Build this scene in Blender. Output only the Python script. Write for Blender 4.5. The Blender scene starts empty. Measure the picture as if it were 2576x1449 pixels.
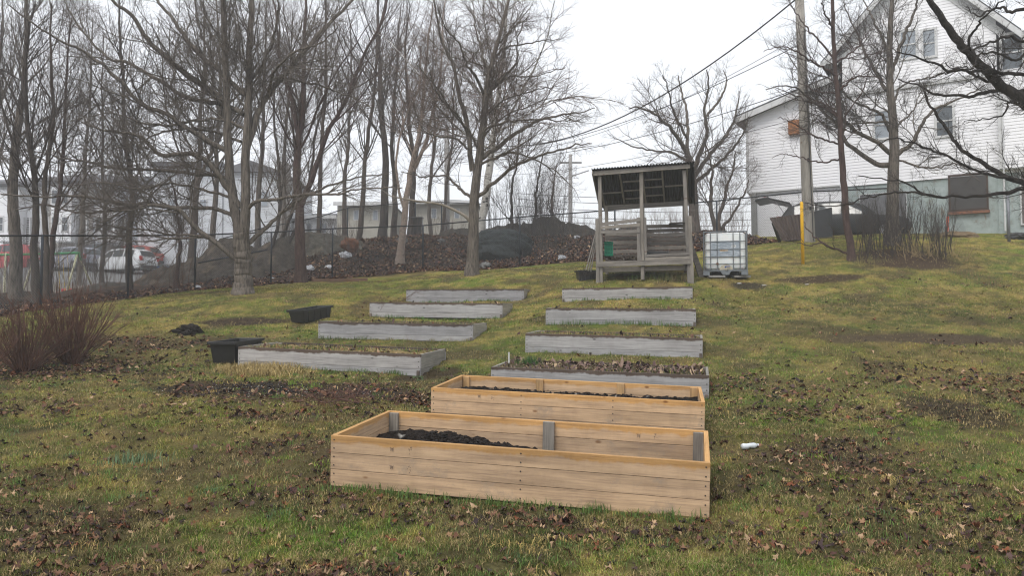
import bpy, math, random
import numpy as np
from mathutils import Vector, Matrix

# ------------------------------------------------------------------ camera, sky, sun
S = bpy.context.scene
COL = S.collection
EYE = 1.6
F = 1946.0
CX, CY = 1288.0, 724.5
PITCH = math.atan((810 - CY) / F)
cam_d = bpy.data.cameras.new('camera'); cam = bpy.data.objects.new('camera', cam_d); COL.objects.link(cam)
cam.location = (0, 0, EYE)
cam.rotation_euler = (math.pi / 2 + PITCH, 0, 0)
cam_d.sensor_width = 36.0
cam_d.lens = 36.0 * F / 2576.0
cam_d.clip_start = 0.05
cam_d.clip_end = 2000
S.camera = cam

W_ = bpy.data.worlds.new('World'); S.world = W_; W_.use_nodes = True
nt = W_.node_tree; nt.nodes.clear()
sky = nt.nodes.new('ShaderNodeTexSky'); sky.sky_type = 'NISHITA'; sky.sun_disc = False
SUN_EL, SUN_AZ = math.radians(52), math.radians(215)
sky.sun_elevation = SUN_EL; sky.sun_rotation = SUN_AZ
sky.air_density = 1.0; sky.dust_density = 4.0
mixn = nt.nodes.new('ShaderNodeMix'); mixn.data_type = 'RGBA'
mixn.inputs[0].default_value = 0.9                      # cloud cover
mixn.inputs[7].default_value = (6.75, 6.95, 7.3, 1)      # even grey overcast
bg = nt.nodes.new('ShaderNodeBackground'); bg.inputs[1].default_value = 0.1
wo = nt.nodes.new('ShaderNodeOutputWorld')
nt.links.new(sky.outputs[0], mixn.inputs[6]); nt.links.new(mixn.outputs[2], bg.inputs[0]); nt.links.new(bg.outputs[0], wo.inputs[0])

sun_d = bpy.data.lights.new('sun', 'SUN'); sun = bpy.data.objects.new('sun', sun_d); COL.objects.link(sun)
sun_d.energy = 1.2; sun_d.angle = math.radians(25); sun_d.color = (1, 0.96, 0.9)
sd = Vector((math.sin(SUN_AZ) * math.cos(SUN_EL), math.cos(SUN_AZ) * math.cos(SUN_EL), math.sin(SUN_EL)))
sun.rotation_euler = sd.to_track_quat('Z', 'Y').to_euler()

S.view_settings.view_transform = 'Standard'; S.view_settings.look = 'None'
S.view_settings.exposure = 0.85; S.view_settings.gamma = 1.0
S.render.engine = 'CYCLES'
S.cycles.max_bounces = 6; S.cycles.diffuse_bounces = 3; S.cycles.glossy_bounces = 2
S.cycles.transmission_bounces = 4; S.cycles.volume_bounces = 2; S.cycles.transparent_max_bounces = 12
S.cycles.use_denoising = True
S.cycles.filter_width = 1.15

rng = np.random.default_rng(7)
random.seed(7)

# ------------------------------------------------------------------ projection helpers (2576-px photograph units)
cp, sp = math.cos(PITCH), math.sin(PITCH)
def P(px, py, D):
    """world point that the photograph shows at px,py when it stands D metres away"""
    u = (px - CX) / F; v = (CY - py) / F
    dy = cp - v * sp; dz = sp + v * cp
    k = D / dy
    return np.array((u * k, D, EYE + dz * k))

# ------------------------------------------------------------------ noise
def _hash(ix, iy, s):
    h = (ix.astype(np.int64) * 374761393 + iy.astype(np.int64) * 668265263 + s * 974634777) & 0x7fffffff
    h = ((h ^ (h >> 13)) * 1274126177) & 0x7fffffff
    return ((h ^ (h >> 16)) & 0xffff) / 65535.0
def vnoise(x, y, s=0):
    ix = np.floor(x); iy = np.floor(y); fx = x - ix; fy = y - iy
    fx = fx * fx * (3 - 2 * fx); fy = fy * fy * (3 - 2 * fy)
    a = _hash(ix, iy, s); b = _hash(ix + 1, iy, s); c = _hash(ix, iy + 1, s); d = _hash(ix + 1, iy + 1, s)
    return (a * (1 - fx) + b * fx) * (1 - fy) + (c * (1 - fx) + d * fx) * fy
def fbm(x, y, s=0, o=4):
    t = 0; a = 0.5; n = 0
    for i in range(o):
        t = t + a * vnoise(x, y, s + i * 17); n += a; a *= 0.5; x = x * 2.03 + 11.3; y = y * 2.03 + 5.7
    return t / n
def sstep(a, b, x):
    t = np.clip((x - a) / (b - a), 0, 1); return t * t * (3 - 2 * t)

# ------------------------------------------------------------------ materials
def new_mat(name):
    m = bpy.data.materials.new(name); m.use_nodes = True
    nt = m.node_tree; b = nt.nodes['Principled BSDF']
    return m, nt, b
def ramp(nt, src, stops):
    r = nt.nodes.new('ShaderNodeValToRGB'); e = r.color_ramp.elements
    while len(e) < len(stops): e.new(0.5)
    for i, (p, c) in enumerate(stops):
        e[i].position = p; e[i].color = (*c, 1)
    nt.links.new(src, r.inputs[0]); return r
def noise_node(nt, scale, vec=None, detail=4, rough=0.6):
    n = nt.nodes.new('ShaderNodeTexNoise'); n.inputs['Scale'].default_value = scale
    n.inputs['Detail'].default_value = detail; n.inputs['Roughness'].default_value = rough
    if vec is not None: nt.links.new(vec, n.inputs['Vector'])
    return n
def mapping(nt, kind, scale=(1, 1, 1)):
    tc = nt.nodes.new('ShaderNodeTexCoord'); mp = nt.nodes.new('ShaderNodeMapping')
    mp.inputs['Scale'].default_value = scale
    nt.links.new(tc.outputs[kind], mp.inputs['Vector']); return mp.outputs[0]
def bump(nt, b, src, strength=0.5, dist=0.01):
    bp = nt.nodes.new('ShaderNodeBump'); bp.inputs['Strength'].default_value = strength; bp.inputs['Distance'].default_value = dist
    nt.links.new(src, bp.inputs['Height']); nt.links.new(bp.outputs[0], b.inputs['Normal'])
def simple(name, c, rough=0.7, c2=None, scale=6.0, metal=0.0, bmp=0.3, bd=0.004, spec=0.3, stretch=(1, 1, 1)):
    m, nt, b = new_mat(name)
    c2 = c2 or tuple(x * 0.75 for x in c)
    v = mapping(nt, 'Object', stretch)
    n = noise_node(nt, scale, v, 6)
    r = ramp(nt, n.outputs[0], [(0.3, c2), (0.7, c)])
    nt.links.new(r.outputs[0], b.inputs['Base Color'])
    b.inputs['Roughness'].default_value = rough; b.inputs['Metallic'].default_value = metal
    b.inputs['Specular IOR Level'].default_value = spec
    if bmp: bump(nt, b, n.outputs[0], bmp, bd)
    return m
def vcol_mat(name, rough=0.85, spec=0.15, transl=0.0, nscale=0, namt=0.3):
    m, nt, b = new_mat(name)
    a = nt.nodes.new('ShaderNodeAttribute'); a.attribute_name = 'col'
    src = a.outputs['Color']
    if nscale:
        n = noise_node(nt, nscale, mapping(nt, 'Object'), 6, 0.7)
        r = ramp(nt, n.outputs[0], [(0.3, (1 - namt,) * 3), (0.7, (1 + namt,) * 3)])
        mx = nt.nodes.new('ShaderNodeMix'); mx.data_type = 'RGBA'; mx.blend_type = 'MULTIPLY'; mx.inputs[0].default_value = 1
        nt.links.new(src, mx.inputs[6]); nt.links.new(r.outputs[0], mx.inputs[7]); src = mx.outputs[2]
        bump(nt, b, n.outputs[0], 0.8, 0.03)
    nt.links.new(src, b.inputs['Base Color'])
    b.inputs['Roughness'].default_value = rough; b.inputs['Specular IOR Level'].default_value = spec
    return m

# ------------------------------------------------------------------ mesh building
def link_mesh(name, V, Fc, mat=None, parent=None, col=None, smooth=False, uniform=None):
    """V (n,3); Fc either list of index lists or an (m,k) array"""
    me = bpy.data.meshes.new(name)
    if isinstance(Fc, np.ndarray):
        V = np.asarray(V, dtype=np.float32); m, k = Fc.shape
        me.vertices.add(len(V)); me.vertices.foreach_set('co', V.ravel())
        me.loops.add(m * k); me.loops.foreach_set('vertex_index', Fc.astype(np.int32).ravel())
        me.polygons.add(m); me.polygons.foreach_set('loop_start', np.arange(0, m * k, k, dtype=np.int32))
        me.update(calc_edges=True)
    else:
        me.from_pydata([tuple(map(float, v)) for v in V], [], [tuple(int(i) for i in f) for f in Fc]); me.update()
    if smooth: me.polygons.foreach_set('use_smooth', np.ones(len(me.polygons), dtype=bool))
    if col is not None:
        ca = me.color_attributes.new('col', 'FLOAT_COLOR', 'POINT')
        c4 = np.ones((len(V), 4), dtype=np.float32); c4[:, :3] = col
        ca.data.foreach_set('color', c4.ravel())
    if mat is not None: me.materials.append(mat)
    o = bpy.data.objects.new(name, me); COL.objects.link(o)
    if parent is not None: o.parent = parent
    return o

class MB:
    def __init__(self): self.v = []; self.f = []
    def add(self, vs, fs):
        b = len(self.v); self.v += [tuple(float(c) for c in v) for v in vs]; self.f += [tuple(i + b for i in f) for f in fs]; return self
    def box(self, c, s, R=None):
        hx, hy, hz = s[0] / 2, s[1] / 2, s[2] / 2
        vs = [Vector((x, y, z)) for x in (-hx, hx) for y in (-hy, hy) for z in (-hz, hz)]
        if R is not None: vs = [R @ v for v in vs]
        c = Vector(c); vs = [v + c for v in vs]
        return self.add(vs, [(0, 1, 3, 2), (4, 6, 7, 5), (0, 4, 5, 1), (2, 3, 7, 6), (0, 2, 6, 4), (1, 5, 7, 3)])
    def beam(self, a, b, w, h, up=(0, 0, 1)):
        """box from a to b, w wide, h high (h along up)"""
        a = Vector(a); b = Vector(b); d = b - a; L = d.length; x = d.normalized(); z = Vector(up)
        y = z.cross(x)
        if y.length < 1e-4: y = Vector((0, 1, 0)).cross(x)
        y.normalize(); z = x.cross(y)
        R = Matrix((x, y, z)).transposed()
        return self.box((a + b) / 2, (L, w, h), R)
    def tube(self, pts, rad, n=8, cap=True):
        pts = [Vector(p) for p in pts]
        if not hasattr(rad, '__len__'): rad = [rad] * len(pts)
        b = len(self.v)
        prev = None
        for i, p in enumerate(pts):
            d = (pts[min(i + 1, len(pts) - 1)] - pts[max(i - 1, 0)]).normalized()
            u = prev if prev is not None else (Vector((0, 0, 1)) if abs(d.z) < .9 else Vector((1, 0, 0)))
            u = (u - d * u.dot(d)).normalized(); prev = u; w = d.cross(u)
            for k in range(n):
                a = 2 * math.pi * k / n
                self.v.append(tuple(p + (u * math.cos(a) + w * math.sin(a)) * rad[i]))
        for i in range(len(pts) - 1):
            for k in range(n):
                k2 = (k + 1) % n
                self.f.append((b + i * n + k, b + i * n + k2, b + (i + 1) * n + k2, b + (i + 1) * n + k))
        if cap:
            self.f.append(tuple(b + k for k in range(n))[::-1]); e = b + (len(pts) - 1) * n
            self.f.append(tuple(e + k for k in range(n)))
        return self
    def prism(self, poly, axis_vec):
        """poly: list of 3-D points, extruded along axis_vec"""
        n = len(poly); a = Vector(axis_vec)
        vs = [Vector(p) for p in poly] + [Vector(p) + a for p in poly]
        fs = [tuple(range(n))[::-1], tuple(range(n, 2 * n))] + [(i, (i + 1) % n, n + (i + 1) % n, n + i) for i in range(n)]
        return self.add(vs, fs)
    def build(self, name, mat, parent=None, bevel=0, smooth=False):
        o = link_mesh(name, self.v, self.f, mat, parent, smooth=smooth)
        if bevel:
            m = o.modifiers.new('bevel', 'BEVEL'); m.width = bevel; m.segments = 2; m.limit_method = 'ANGLE'
        return o

def tubes(Pn, Rn, k):
    """batch tubes. Pn (N,n,3) Rn (N,n) -> verts, quad faces"""
    N, n, _ = Pn.shape
    T = np.empty_like(Pn); T[:, 1:-1] = Pn[:, 2:] - Pn[:, :-2]; T[:, 0] = Pn[:, 1] - Pn[:, 0]; T[:, -1] = Pn[:, -1] - Pn[:, -2]
    T /= np.linalg.norm(T, axis=2, keepdims=True) + 1e-9
    main = T.mean(axis=1); ref = np.where(np.abs(main[:, 2:3]) < 0.8, np.array([[0, 0, 1.0]]), np.array([[1.0, 0, 0]]))
    ref = np.broadcast_to(ref[:, None, :], T.shape)
    U = ref - T * (ref * T).sum(2, keepdims=True); U /= np.linalg.norm(U, axis=2, keepdims=True) + 1e-9
    W = np.cross(T, U)
    a = np.arange(k) * 2 * math.pi / k
    V = Pn[:, :, None, :] + Rn[:, :, None, None] * (U[:, :, None, :] * np.cos(a)[None, None, :, None] + W[:, :, None, :] * np.sin(a)[None, None, :, None])
    i = np.arange(N)[:, None, None] * n * k; j = np.arange(n - 1)[None, :, None] * k; q = np.arange(k)[None, None, :]; q2 = (q + 1) % k
    Fq = np.stack([i + j + q, i + j + q2, i + j + k + q2, i + j + k + q], axis=-1).reshape(-1, 4)
    return V.reshape(-1, 3), Fq
def merge(parts):
    Vs, Fs, b = [], [], 0
    for V, Fq in parts:
        Vs.append(V); Fs.append(Fq + b); b += len(V)
    return np.concatenate(Vs), np.concatenate(Fs)

# ------------------------------------------------------------------ tagging
def tag(o, label=None, cat=None, group=None, kind=None):
    if label: o['label'] = label
    if cat: o['category'] = cat
    if group: o['group'] = group
    if kind: o['kind'] = kind
    return o
def thing(name, label, cat, loc=(0, 0, 0), group=None, rotz=0, rot=None):
    o = bpy.data.objects.new(name, None); COL.objects.link(o); o.location = loc
    o.rotation_euler = rot if rot is not None else (0, 0, rotz); o.empty_display_size = 0.2
    return tag(o, label, cat, group)
# ------------------------------------------------------------------ terrain
FENCE = [(-12.6, 13.2, -.45), (-12.3, 16.2, -.1), (-11.6, 19.1, .31), (-10.9, 22.0, .667), (-10.2, 24.9, 1.0), (-8.5, 27.3, 1.35), (-6.9, 29.7, 1.68),
         (-3.55, 30.8, 2.1), (.3, 29.5, 2.13), (3.8, 28.5, 2.4), (7.3, 27.5, 2.6), (10.3, 27.0, 2.92), (13.2, 26.5, 2.97)]
BEDS = [  # px,py,D of the front rim's two ends, rise of the back rim, boards, kind
    dict(L=(832, 1095, 6.4), R=(1787, 1165, 5.7), rise=.07, kind='new', n=3),
    dict(L=(1085, 975, 8.6), R=(1774, 1012, 8.0), rise=.06, kind='new', n=3),
    dict(L=(1235, 923, 11.0), R=(1784, 945, 10.3), rise=.05, kind='grey', n=2),
    dict(L=(1322, 838, 13.6), R=(1768, 851, 12.9), rise=.04, kind='grey', n=2),
    dict(L=(1373, 775, 16.0), R=(1751, 778, 15.4), rise=.04, kind='grey', n=2),
    dict(L=(1414, 725, 18.4), R=(1742, 720.6, 18.1), rise=.04, kind='grey', n=2),
    dict(L=(599, 872, 13.0), R=(1058, 892, 12.2), rise=.05, kind='grey', n=2),
    dict(L=(801, 808.5, 15.6), R=(1190, 816, 15.0), rise=.03, kind='grey', n=2),
    dict(L=(930, 760, 18.0), R=(1264, 763, 17.4), rise=.03, kind='grey', n=2),
    dict(L=(1022, 728, 20.1), R=(1318, 726.4, 19.6), rise=.03, kind='grey', n=2),
]
BEDW = 1.22
for b in BEDS:
    l, r = P(*b['L']), P(*b['R']); e = r - l; b['len'] = float(np.linalg.norm(e)); b['l'] = l; b['r'] = r
    b['ang'] = math.atan2(e[1], e[0]); b['cs'], b['sn'] = math.cos(b['ang']), math.sin(b['ang'])
    b['h'] = .42 if b['n'] == 3 else .345
def in_bed(b, x, y, m=0.0):
    dx, dy = x - b['l'][0], y - b['l'][1]
    s = dx * b['cs'] + dy * b['sn']; t = -dx * b['sn'] + dy * b['cs']
    return (s > -m) & (s < b['len'] + m) & (t > -m) & (t < BEDW + m)

C = []   # x, y, z relative to the eye
def cpx(px, py, D): p = P(px, py, D); C.append((p[0], p[1], p[2] - EYE))
C += [(x, -6, -1.75) for x in (-10, 0, 10)] + [(x, 0, -1.62) for x in (-6, 0, 6)]
cpx(0, 1449, 4.7); cpx(1288, 1449, 4.6); cpx(2576, 1449, 4.55)
for b, d in zip(BEDS, (0, .0, .33, .33, .33, .33, .33, .33, .33, .33)):
    bot = b['h'] - (.0 if b['n'] == 3 else .015)
    C.append((b['l'][0], b['l'][1], b['l'][2] - EYE - bot)); C.append((b['r'][0], b['r'][1], b['r'][2] - EYE - bot))
C += [(4, 6, -1.4), (6.6, 10, -.98), (8.6, 13, -.5), (11.2, 17, .35), (14.5, 22, 1.7), (17, 26, 2.85), (7.3, 14, -.3), (5.4, 8.2, -1.2)]
C += [(10.04, 33, 3.4), (18.4, 28, 3.24), (22, 26, 3.0), (14.2, 30.5, 3.4)]
C += [(-5.3, 8, -1.24), (-8, 12.5, -.72), (-9.5, 16, -.2), (-5, 5.5, -1.5), (-8.3, 18.5, .2), (-3.1, 10.4, -.95)]
C += list(FENCE)
cpx(612, 738, 21); cpx(1187, 687, 23); cpx(1505, 710, 20); cpx(1733, 699, 20); cpx(1825, 697, 20.6); cpx(2019, 663, 22); cpx(2032, 606, 25.5)
cpx(2141, 655, 22); cpx(2300, 640, 22.5)
C += [(x, D, (810 - y) / F * D) for px, y, D in ((900, 605, 36), (1150, 603, 36), (1400, 602, 36), (1650, 592, 33), (1745, 587, 31), (760, 640, 33)) for x in ((px - CX) / F * D,)]
C += [(5, 45, 3.95), (0, 60, 6.0), (-12, 36, 2.0), (-20, 34, 1.2), (-25, 28, .8), (-15, 50, 3.1), (-20, 65, 4.85), (-33, 65, 4.85), (-36, 50, 3.4), (30, 60, 3.3), (-40, 30, 1),
      (-45, 100, 6), (0, 100, 7), (45, 100, 3.5), (26, 35, 3.2), (32, 20, 2.2), (20, 10, -.5), (-20, 10, -.9), (-25, 20, .2), (60, 0, -1), (-60, 0, -1.5), (60, 60, 3), (-60, 60, 4)]
C = np.array(C, dtype=float)
def _tps_fit(C, lam):
    n = len(C); s = 20.0; X = C[:, :2] / s
    d = np.linalg.norm(X[:, None] - X[None], axis=2); K = np.where(d > 0, d * d * np.log(d + 1e-12), 0) + lam * np.eye(n)
    Pm = np.hstack([np.ones((n, 1)), X]); A = np.zeros((n + 3, n + 3)); A[:n, :n] = K; A[:n, n:] = Pm; A[n:, :n] = Pm.T
    w = np.linalg.solve(A, np.concatenate([C[:, 2], np.zeros(3)])); return X, w
_TX, _TW = _tps_fit(C, 0.004)
def H0(x, y):
    x = np.atleast_1d(np.asarray(x, float)); y = np.atleast_1d(np.asarray(y, float)); sh = x.shape
    q = np.stack([x.ravel(), y.ravel()], 1) / 20.0; out = np.empty(len(q))
    for i in range(0, len(q), 40000):
        a = q[i:i + 40000]; d = np.linalg.norm(a[:, None] - _TX[None], axis=2)
        out[i:i + 40000] = np.where(d > 0, d * d * np.log(d + 1e-12), 0) @ _TW[:-3] + _TW[-3] + a @ _TW[-2:]
    return out.reshape(sh) + EYE
def Hs(x, y):
    """ground surface with its small bumps"""
    z = H0(x, y); x = np.atleast_1d(np.asarray(x, float)); y = np.atleast_1d(np.asarray(y, float))
    z = z + (fbm(x * 1.3, y * 1.3, 3) - .5) * .09 + (fbm(x * 7, y * 7, 9, 2) - .5) * .03
    fy = fence_y(x); bank = sstep(0.3, 2.5, y - fy) * (x < 9.5)
    return z + bank * (fbm(x * 1.1, y * 1.1, 21) - .45) * .5
def fence_y(x):
    fx = [f[0] for f in FENCE]; fyv = [f[1] for f in FENCE]
    return np.interp(x, fx, fyv, left=10)
def G(x, y): return float(Hs(x, y)[0])
def hit(px, py, D0=3.0, D1=60.0):
    """where the ray of a photograph point meets the ground"""
    Ds = np.arange(D0, D1, 0.15); pts = np.array([P(px, py, d) for d in Ds]); h = Hs(pts[:, 0], pts[:, 1])
    k = np.argmax(pts[:, 2] < h) if (pts[:, 2] < h).any() else len(Ds) - 1
    if k == 0: k = 1
    a, b_ = pts[k - 1], pts[k]; ga, gb = a[2] - h[k - 1], b_[2] - h[k]; t = ga / (ga - gb + 1e-9); return a + (b_ - a) * np.clip(t, 0, 1)
def base(px, D):
    """ground point in the direction px at distance D"""
    x = (px - CX) / F * D / (cp) ; return np.array((x, D, G(x, D)))

# colour zones of the ground (what grows or lies there, plus painted shade under the shed)
PATCH = [  # cx, cy, semi x, semi y, angle, colour, blade density
    (-3.15, 10.75, 2.15, .62, -.17, (.022, .017, .013), .10),
    (-6.0, 17.3, 1.0, .45, .1, (.05, .035, .028), .3),
    (-1.35, 12.2, .55, .3, .6, (.02, .016, .012), .1),
    (7.5, 14.0, 1.7, .45, -.05, (.09, .068, .05), .18),
    (10.5, 13.6, 1.6, .4, -.05, (.07, .055, .04), .3),
    (5.9, 19.4, .5, .4, 0, (.05, .045, .03), .4),
    (5.3, 9.4, .5, .9, .1, (.05, .04, .028), .5),
    (11.0, 22.0, 1.3, 1.2, .2, (.075, .05, .035), .4),
    (8.0, 20.0, 1.3, .4, .2, (.07, .05, .03), .5),
]
def patch_mask(p, x, y, n):
    cx, cy, a, b, th, c, d = p; dx, dy = x - cx, y - cy
    s = (dx * math.cos(th) + dy * math.sin(th)) / a; t = (-dx * math.sin(th) + dy * math.cos(th)) / b
    return sstep(1.25, .8, np.sqrt(s * s + t * t) + (n - .5) * .7)
def leafy(x, y):
    """0..1: how thick the dead leaves lie"""
    n = fbm(x * .9, y * .9, 40); n2 = fbm(x * .35 + 4, y * .35, 44, 3)
    L = (sstep(.54, .7, n) * .32 + sstep(.5, .7, n2) * .12 + .07) * (1 - .8 * sstep(9, 14, y))
    fy = fence_y(x)
    L = np.maximum(L, sstep(-1.1, .2, y - fy + (n - .5) * 1.0) * (x < 9.2))             # along and behind the fence
    bush = np.exp(-(((x + 8.2) / 2.6) ** 2 + ((y - 12.9) / 1.5) ** 2)) * 1.2
    run = np.exp(-(((x + 7.2) / 2.8) ** 2 + ((y - 14.8 - .12 * (x + 7)) / .8) ** 2)) * .8
    right = np.exp(-(((x - 3.1) / 1.3) ** 2 + ((y - 6.6) / 2.0) ** 2)) * .75
    mid = np.exp(-(((x - .2) / 2.6) ** 2 + ((y - 5.65 + .2 * x) / .35) ** 2)) * .95
    up = np.exp(-(((x - 11.3) / 1.8) ** 2 + ((y - 22.3) / 1.6) ** 2)) * .9
    soil = np.exp(-(((x + 2.6) / 1.9) ** 2 + ((y - 10.5) / .5) ** 2)) * .6
    for k in (bush, run, right, mid, up, soil): L = np.maximum(L, k * (.45 + .9 * n))
    return np.clip(L * (.4 + 1.2 * n), 0, 1)
def zone(x, y):
    n1 = fbm(x * .5, y * .5, 60); n2 = fbm(x * 1.7, y * 1.7, 71); n3 = fbm(x * 5, y * 5, 83, 3)
    green = np.array((.13, .20, .03)); lime = np.array((.20, .27, .05)); olive = np.array((.25, .215, .055)); straw = np.array((.48, .34, .12)); dark = np.array((.085, .085, .035))
    def mixc(a, b, t): return a * (1 - t[..., None]) + b * t[..., None]
    c = np.broadcast_to(green, x.shape + (3,)) * 1.0
    c = mixc(c, lime, sstep(.45, .7, n2) * .6)
    c = mixc(c, olive, sstep(.44, .56, n1) * .75 * sstep(5, 14, y + np.abs(x) * .3 + 3))
    upper = sstep(14, 19, y)
    c = mixc(c, olive, upper * .45); c = mixc(c, lime, np.exp(-(((x - 5.0) / 2.6) ** 2 + ((y - 7.5) / 2.4) ** 2)) * .5 * sstep(.35, .6, n2)); c = mixc(c, green, sstep(.5, .7, fbm(x * .9, y * .9, 64)) * .7)
    # the darker moss-green band under the right-hand slope and the straw-coloured flat beside it
    c = mixc(c, dark, np.exp(-(((x - 8.5) / 4) ** 2 + ((y - 16.3) / 1.3) ** 2)) * .6)
    c = mixc(c, straw, np.exp(-(((x - 6.5) / 2.6) ** 2 + ((y - 11.2) / 1.5) ** 2)) * .45)
    c = mixc(c, straw, np.exp(-(((x + 4.4) / 2.4) ** 2 + ((y - 7.6) / 1.7) ** 2)) * .4 * sstep(.3, .6, n2))
    c = mixc(c, straw, np.exp(-(((x + 3.9) / .8) ** 2 + ((y - 12.05) / .3) ** 2)) * .9)
    c = mixc(c, lime, np.exp(-(((x - 4.6) / 1.1) ** 2 + ((y - 6.6) / 1.5) ** 2)) * .7)
    c = mixc(c, straw, sstep(.45, .66, n3 * .5 + n2 * .5) * .6); c = mixc(c, np.array((.13, .095, .05)), sstep(.5, .66, fbm(x * 2.6, y * 2.6, 95)) * .45)
    c = mixc(c, dark, sstep(.52, .7, 1 - n3) * .5)
    bare = sstep(.56, .68, fbm(x * 1.1 + 7, y * 1.1, 131, 5)) * .6; c = mixc(c, np.array((.085, .062, .04)), bare); dens = np.ones(x.shape) * (.65 + .7 * n3) * (1 - .6 * bare)
    for p in PATCH:
        m = patch_mask(p, x, y, n2 * .6 + n3 * .4); c = mixc(c, np.array(p[5]), m); dens = dens * (1 - m * (1 - p[6]))
    lf = leafy(x, y); c = mixc(c, np.array((.06, .042, .03)), np.clip(lf * 1.1, 0, .9)); 
    fy = fence_y(x); beh = sstep(-.1, .8, y - fy) * (x < 9.4)
    lit = mixc(np.broadcast_to(np.array((.085, .06, .045)), x.shape + (3,)) * 1.0, np.array((.035, .028, .024)), sstep(.4, .65, n2))
    c = mixc(c, lit, beh); dens = dens * (1 - beh) * (1 - .55 * lf)
    lot = sstep(42, 46, y) * sstep(-7, -12, x); c = mixc(c, np.array((.2, .2, .2)), lot)
    play = sstep(30, 32, y) * sstep(-13, -16, x) * sstep(45, 42, y); c = mixc(c, np.array((.22, .2, .17)), play * .8)
    shade = np.exp(-(((x - 3.35) / 1.2) ** 2 + ((y - 20.9) / .8) ** 2)); c = mixc(c, np.array((.03, .025, .02)), np.clip(shade, 0, .9)); dens = dens * (1 - np.clip(shade * 1.2, 0, .95))  # shade beneath the shed, painted into the ground colour
    return c, np.clip(dens, 0, 1.5)

def grid_lines(a, b, fine, lo, hi, grow=1.09):
    l = list(np.arange(a, b + 1e-6, fine)); s = fine
    while l[-1] < hi: s = min(s * grow, 12); l.append(l[-1] + s)
    s = fine; m = []; v = a
    while v > lo: s = min(s * grow, 12); v -= s; m.append(v)
    return np.array(m[::-1] + l)
gx = grid_lines(-13, 16, .1, -220, 220); gy = grid_lines(3.2, 31, .1, -40, 330)
X, Y = np.meshgrid(gx, gy)
Z = Hs(X.ravel(), Y.ravel()).reshape(X.shape)
for b in BEDS:
    m = in_bed(b, X, Y, -.02); dx, dy = X - b['l'][0], Y - b['l'][1]
    s = dx * b['cs'] + dy * b['sn']; zb = b['l'][2] + (b['r'][2] - b['l'][2]) * s / b['len'] - b['h'] + .02
    Z = np.where(m, np.minimum(Z, zb), Z)
far = sstep(75, 130, np.hypot(X, Y)); Z = Z * (1 - far) + (EYE + 2.5) * far
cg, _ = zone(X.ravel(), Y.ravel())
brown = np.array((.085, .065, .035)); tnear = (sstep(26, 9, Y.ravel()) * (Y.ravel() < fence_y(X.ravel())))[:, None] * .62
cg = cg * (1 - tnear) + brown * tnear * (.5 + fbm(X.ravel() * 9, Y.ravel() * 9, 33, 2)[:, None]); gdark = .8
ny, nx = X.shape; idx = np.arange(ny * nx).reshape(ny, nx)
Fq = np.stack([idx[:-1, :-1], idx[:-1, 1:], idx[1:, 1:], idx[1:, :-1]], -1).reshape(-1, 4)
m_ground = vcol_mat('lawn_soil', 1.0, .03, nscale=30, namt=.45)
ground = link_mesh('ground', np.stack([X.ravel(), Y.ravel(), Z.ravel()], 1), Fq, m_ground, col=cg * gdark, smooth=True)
tag(ground, kind='structure')

# ------------------------------------------------------------------ grass blades
OBST = []   # (x, y, r) circles kept free of grass
def blades(n, y0, y1, hmin, hmax, wid, seed, pw=1.0, colgain=1.0, name='grass'):
    r = np.random.default_rng(seed)
    u = r.random(n * 2); y = (y0 ** (1 - pw) + u * (y1 ** (1 - pw) - y0 ** (1 - pw))) ** (1 / (1 - pw)) if pw != 1 else y0 * (y1 / y0) ** u
    x = (r.random(n * 2) * 2 - 1) * (y * .70 + .3)
    # tufts
    x += r.normal(0, .02, n * 2)
    c, d = zone(x, y)
    tuft = fbm(x * 11, y * 11, 91, 2)
    keep = r.random(n * 2) < d * sstep(.25, .6, tuft) * .9
    keep &= ~((y > fence_y(x) - .1) & (x < 9.4))
    for b in BEDS: keep &= ~in_bed(b, x, y, .012)
    for ox, oy, orr in OBST: keep &= (x - ox) ** 2 + (y - oy) ** 2 > orr * orr
    x, y, c, tuft = x[keep][:n], y[keep][:n], c[keep][:n], tuft[keep][:n]; n = len(x)
    z = Hs(x, y) - .004
    h = (hmin + (hmax - hmin) * r.random(n) ** 2) * (.5 + tuft); az = r.random(n) * 2 * math.pi; lean = r.random(n) * 1.1 + .25
    w = wid * (.6 + .8 * r.random(n)); fa = r.random(n) * math.pi
    dirx, diry = np.cos(az), np.sin(az); wx, wy = np.cos(fa) * w, np.sin(fa) * w
    p0 = np.stack([x, y, z], 1)
    p1 = p0 + np.stack([dirx * h * np.sin(lean) * .35, diry * h * np.sin(lean) * .35, h * .6], 1)
    p2 = p0 + np.stack([dirx * h * np.sin(lean) * 1.1, diry * h * np.sin(lean) * 1.1, h * (.45 + .6 * np.cos(lean))], 1)
    W = np.stack([wx, wy, np.zeros(n)], 1)
    V = np.stack([p0 - W, p0 + W, p1 - W * .7, p1 + W * .7, p2], 1).reshape(-1, 3)
    i = np.arange(n)[:, None] * 5
    T = np.concatenate([i + np.array([0, 1, 3]), i + np.array([0, 3, 2]), i + np.array([2, 3, 4])], 0)
    jit = .5 + 1.1 * r.random((n, 1)) ** 1.3; hue = r.random((n, 1))
    straw = np.array([[.42, .33, .16]]); cc = c * (1 - .0 * hue)
    pick = (r.random((n, 1)) < .15 + .35 * sstep(.4, .65, fbm(x * 3.1, y * 3.1, 97, 3))[:, None]); cc = np.where(pick, straw * .8, cc) * jit * colgain
    gr = (r.random((n, 1)) < .25); cc = np.where(gr & ~pick, cc * np.array([[.7, 1.15, .8]]), cc)
    colr = np.repeat(cc[:, None, :], 5, 1)
    colr = colr.reshape(-1, 3)
    return V, T, colr
m_grass = vcol_mat('grass_blade', .9, .06)
def far_tri(n): pass
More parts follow.
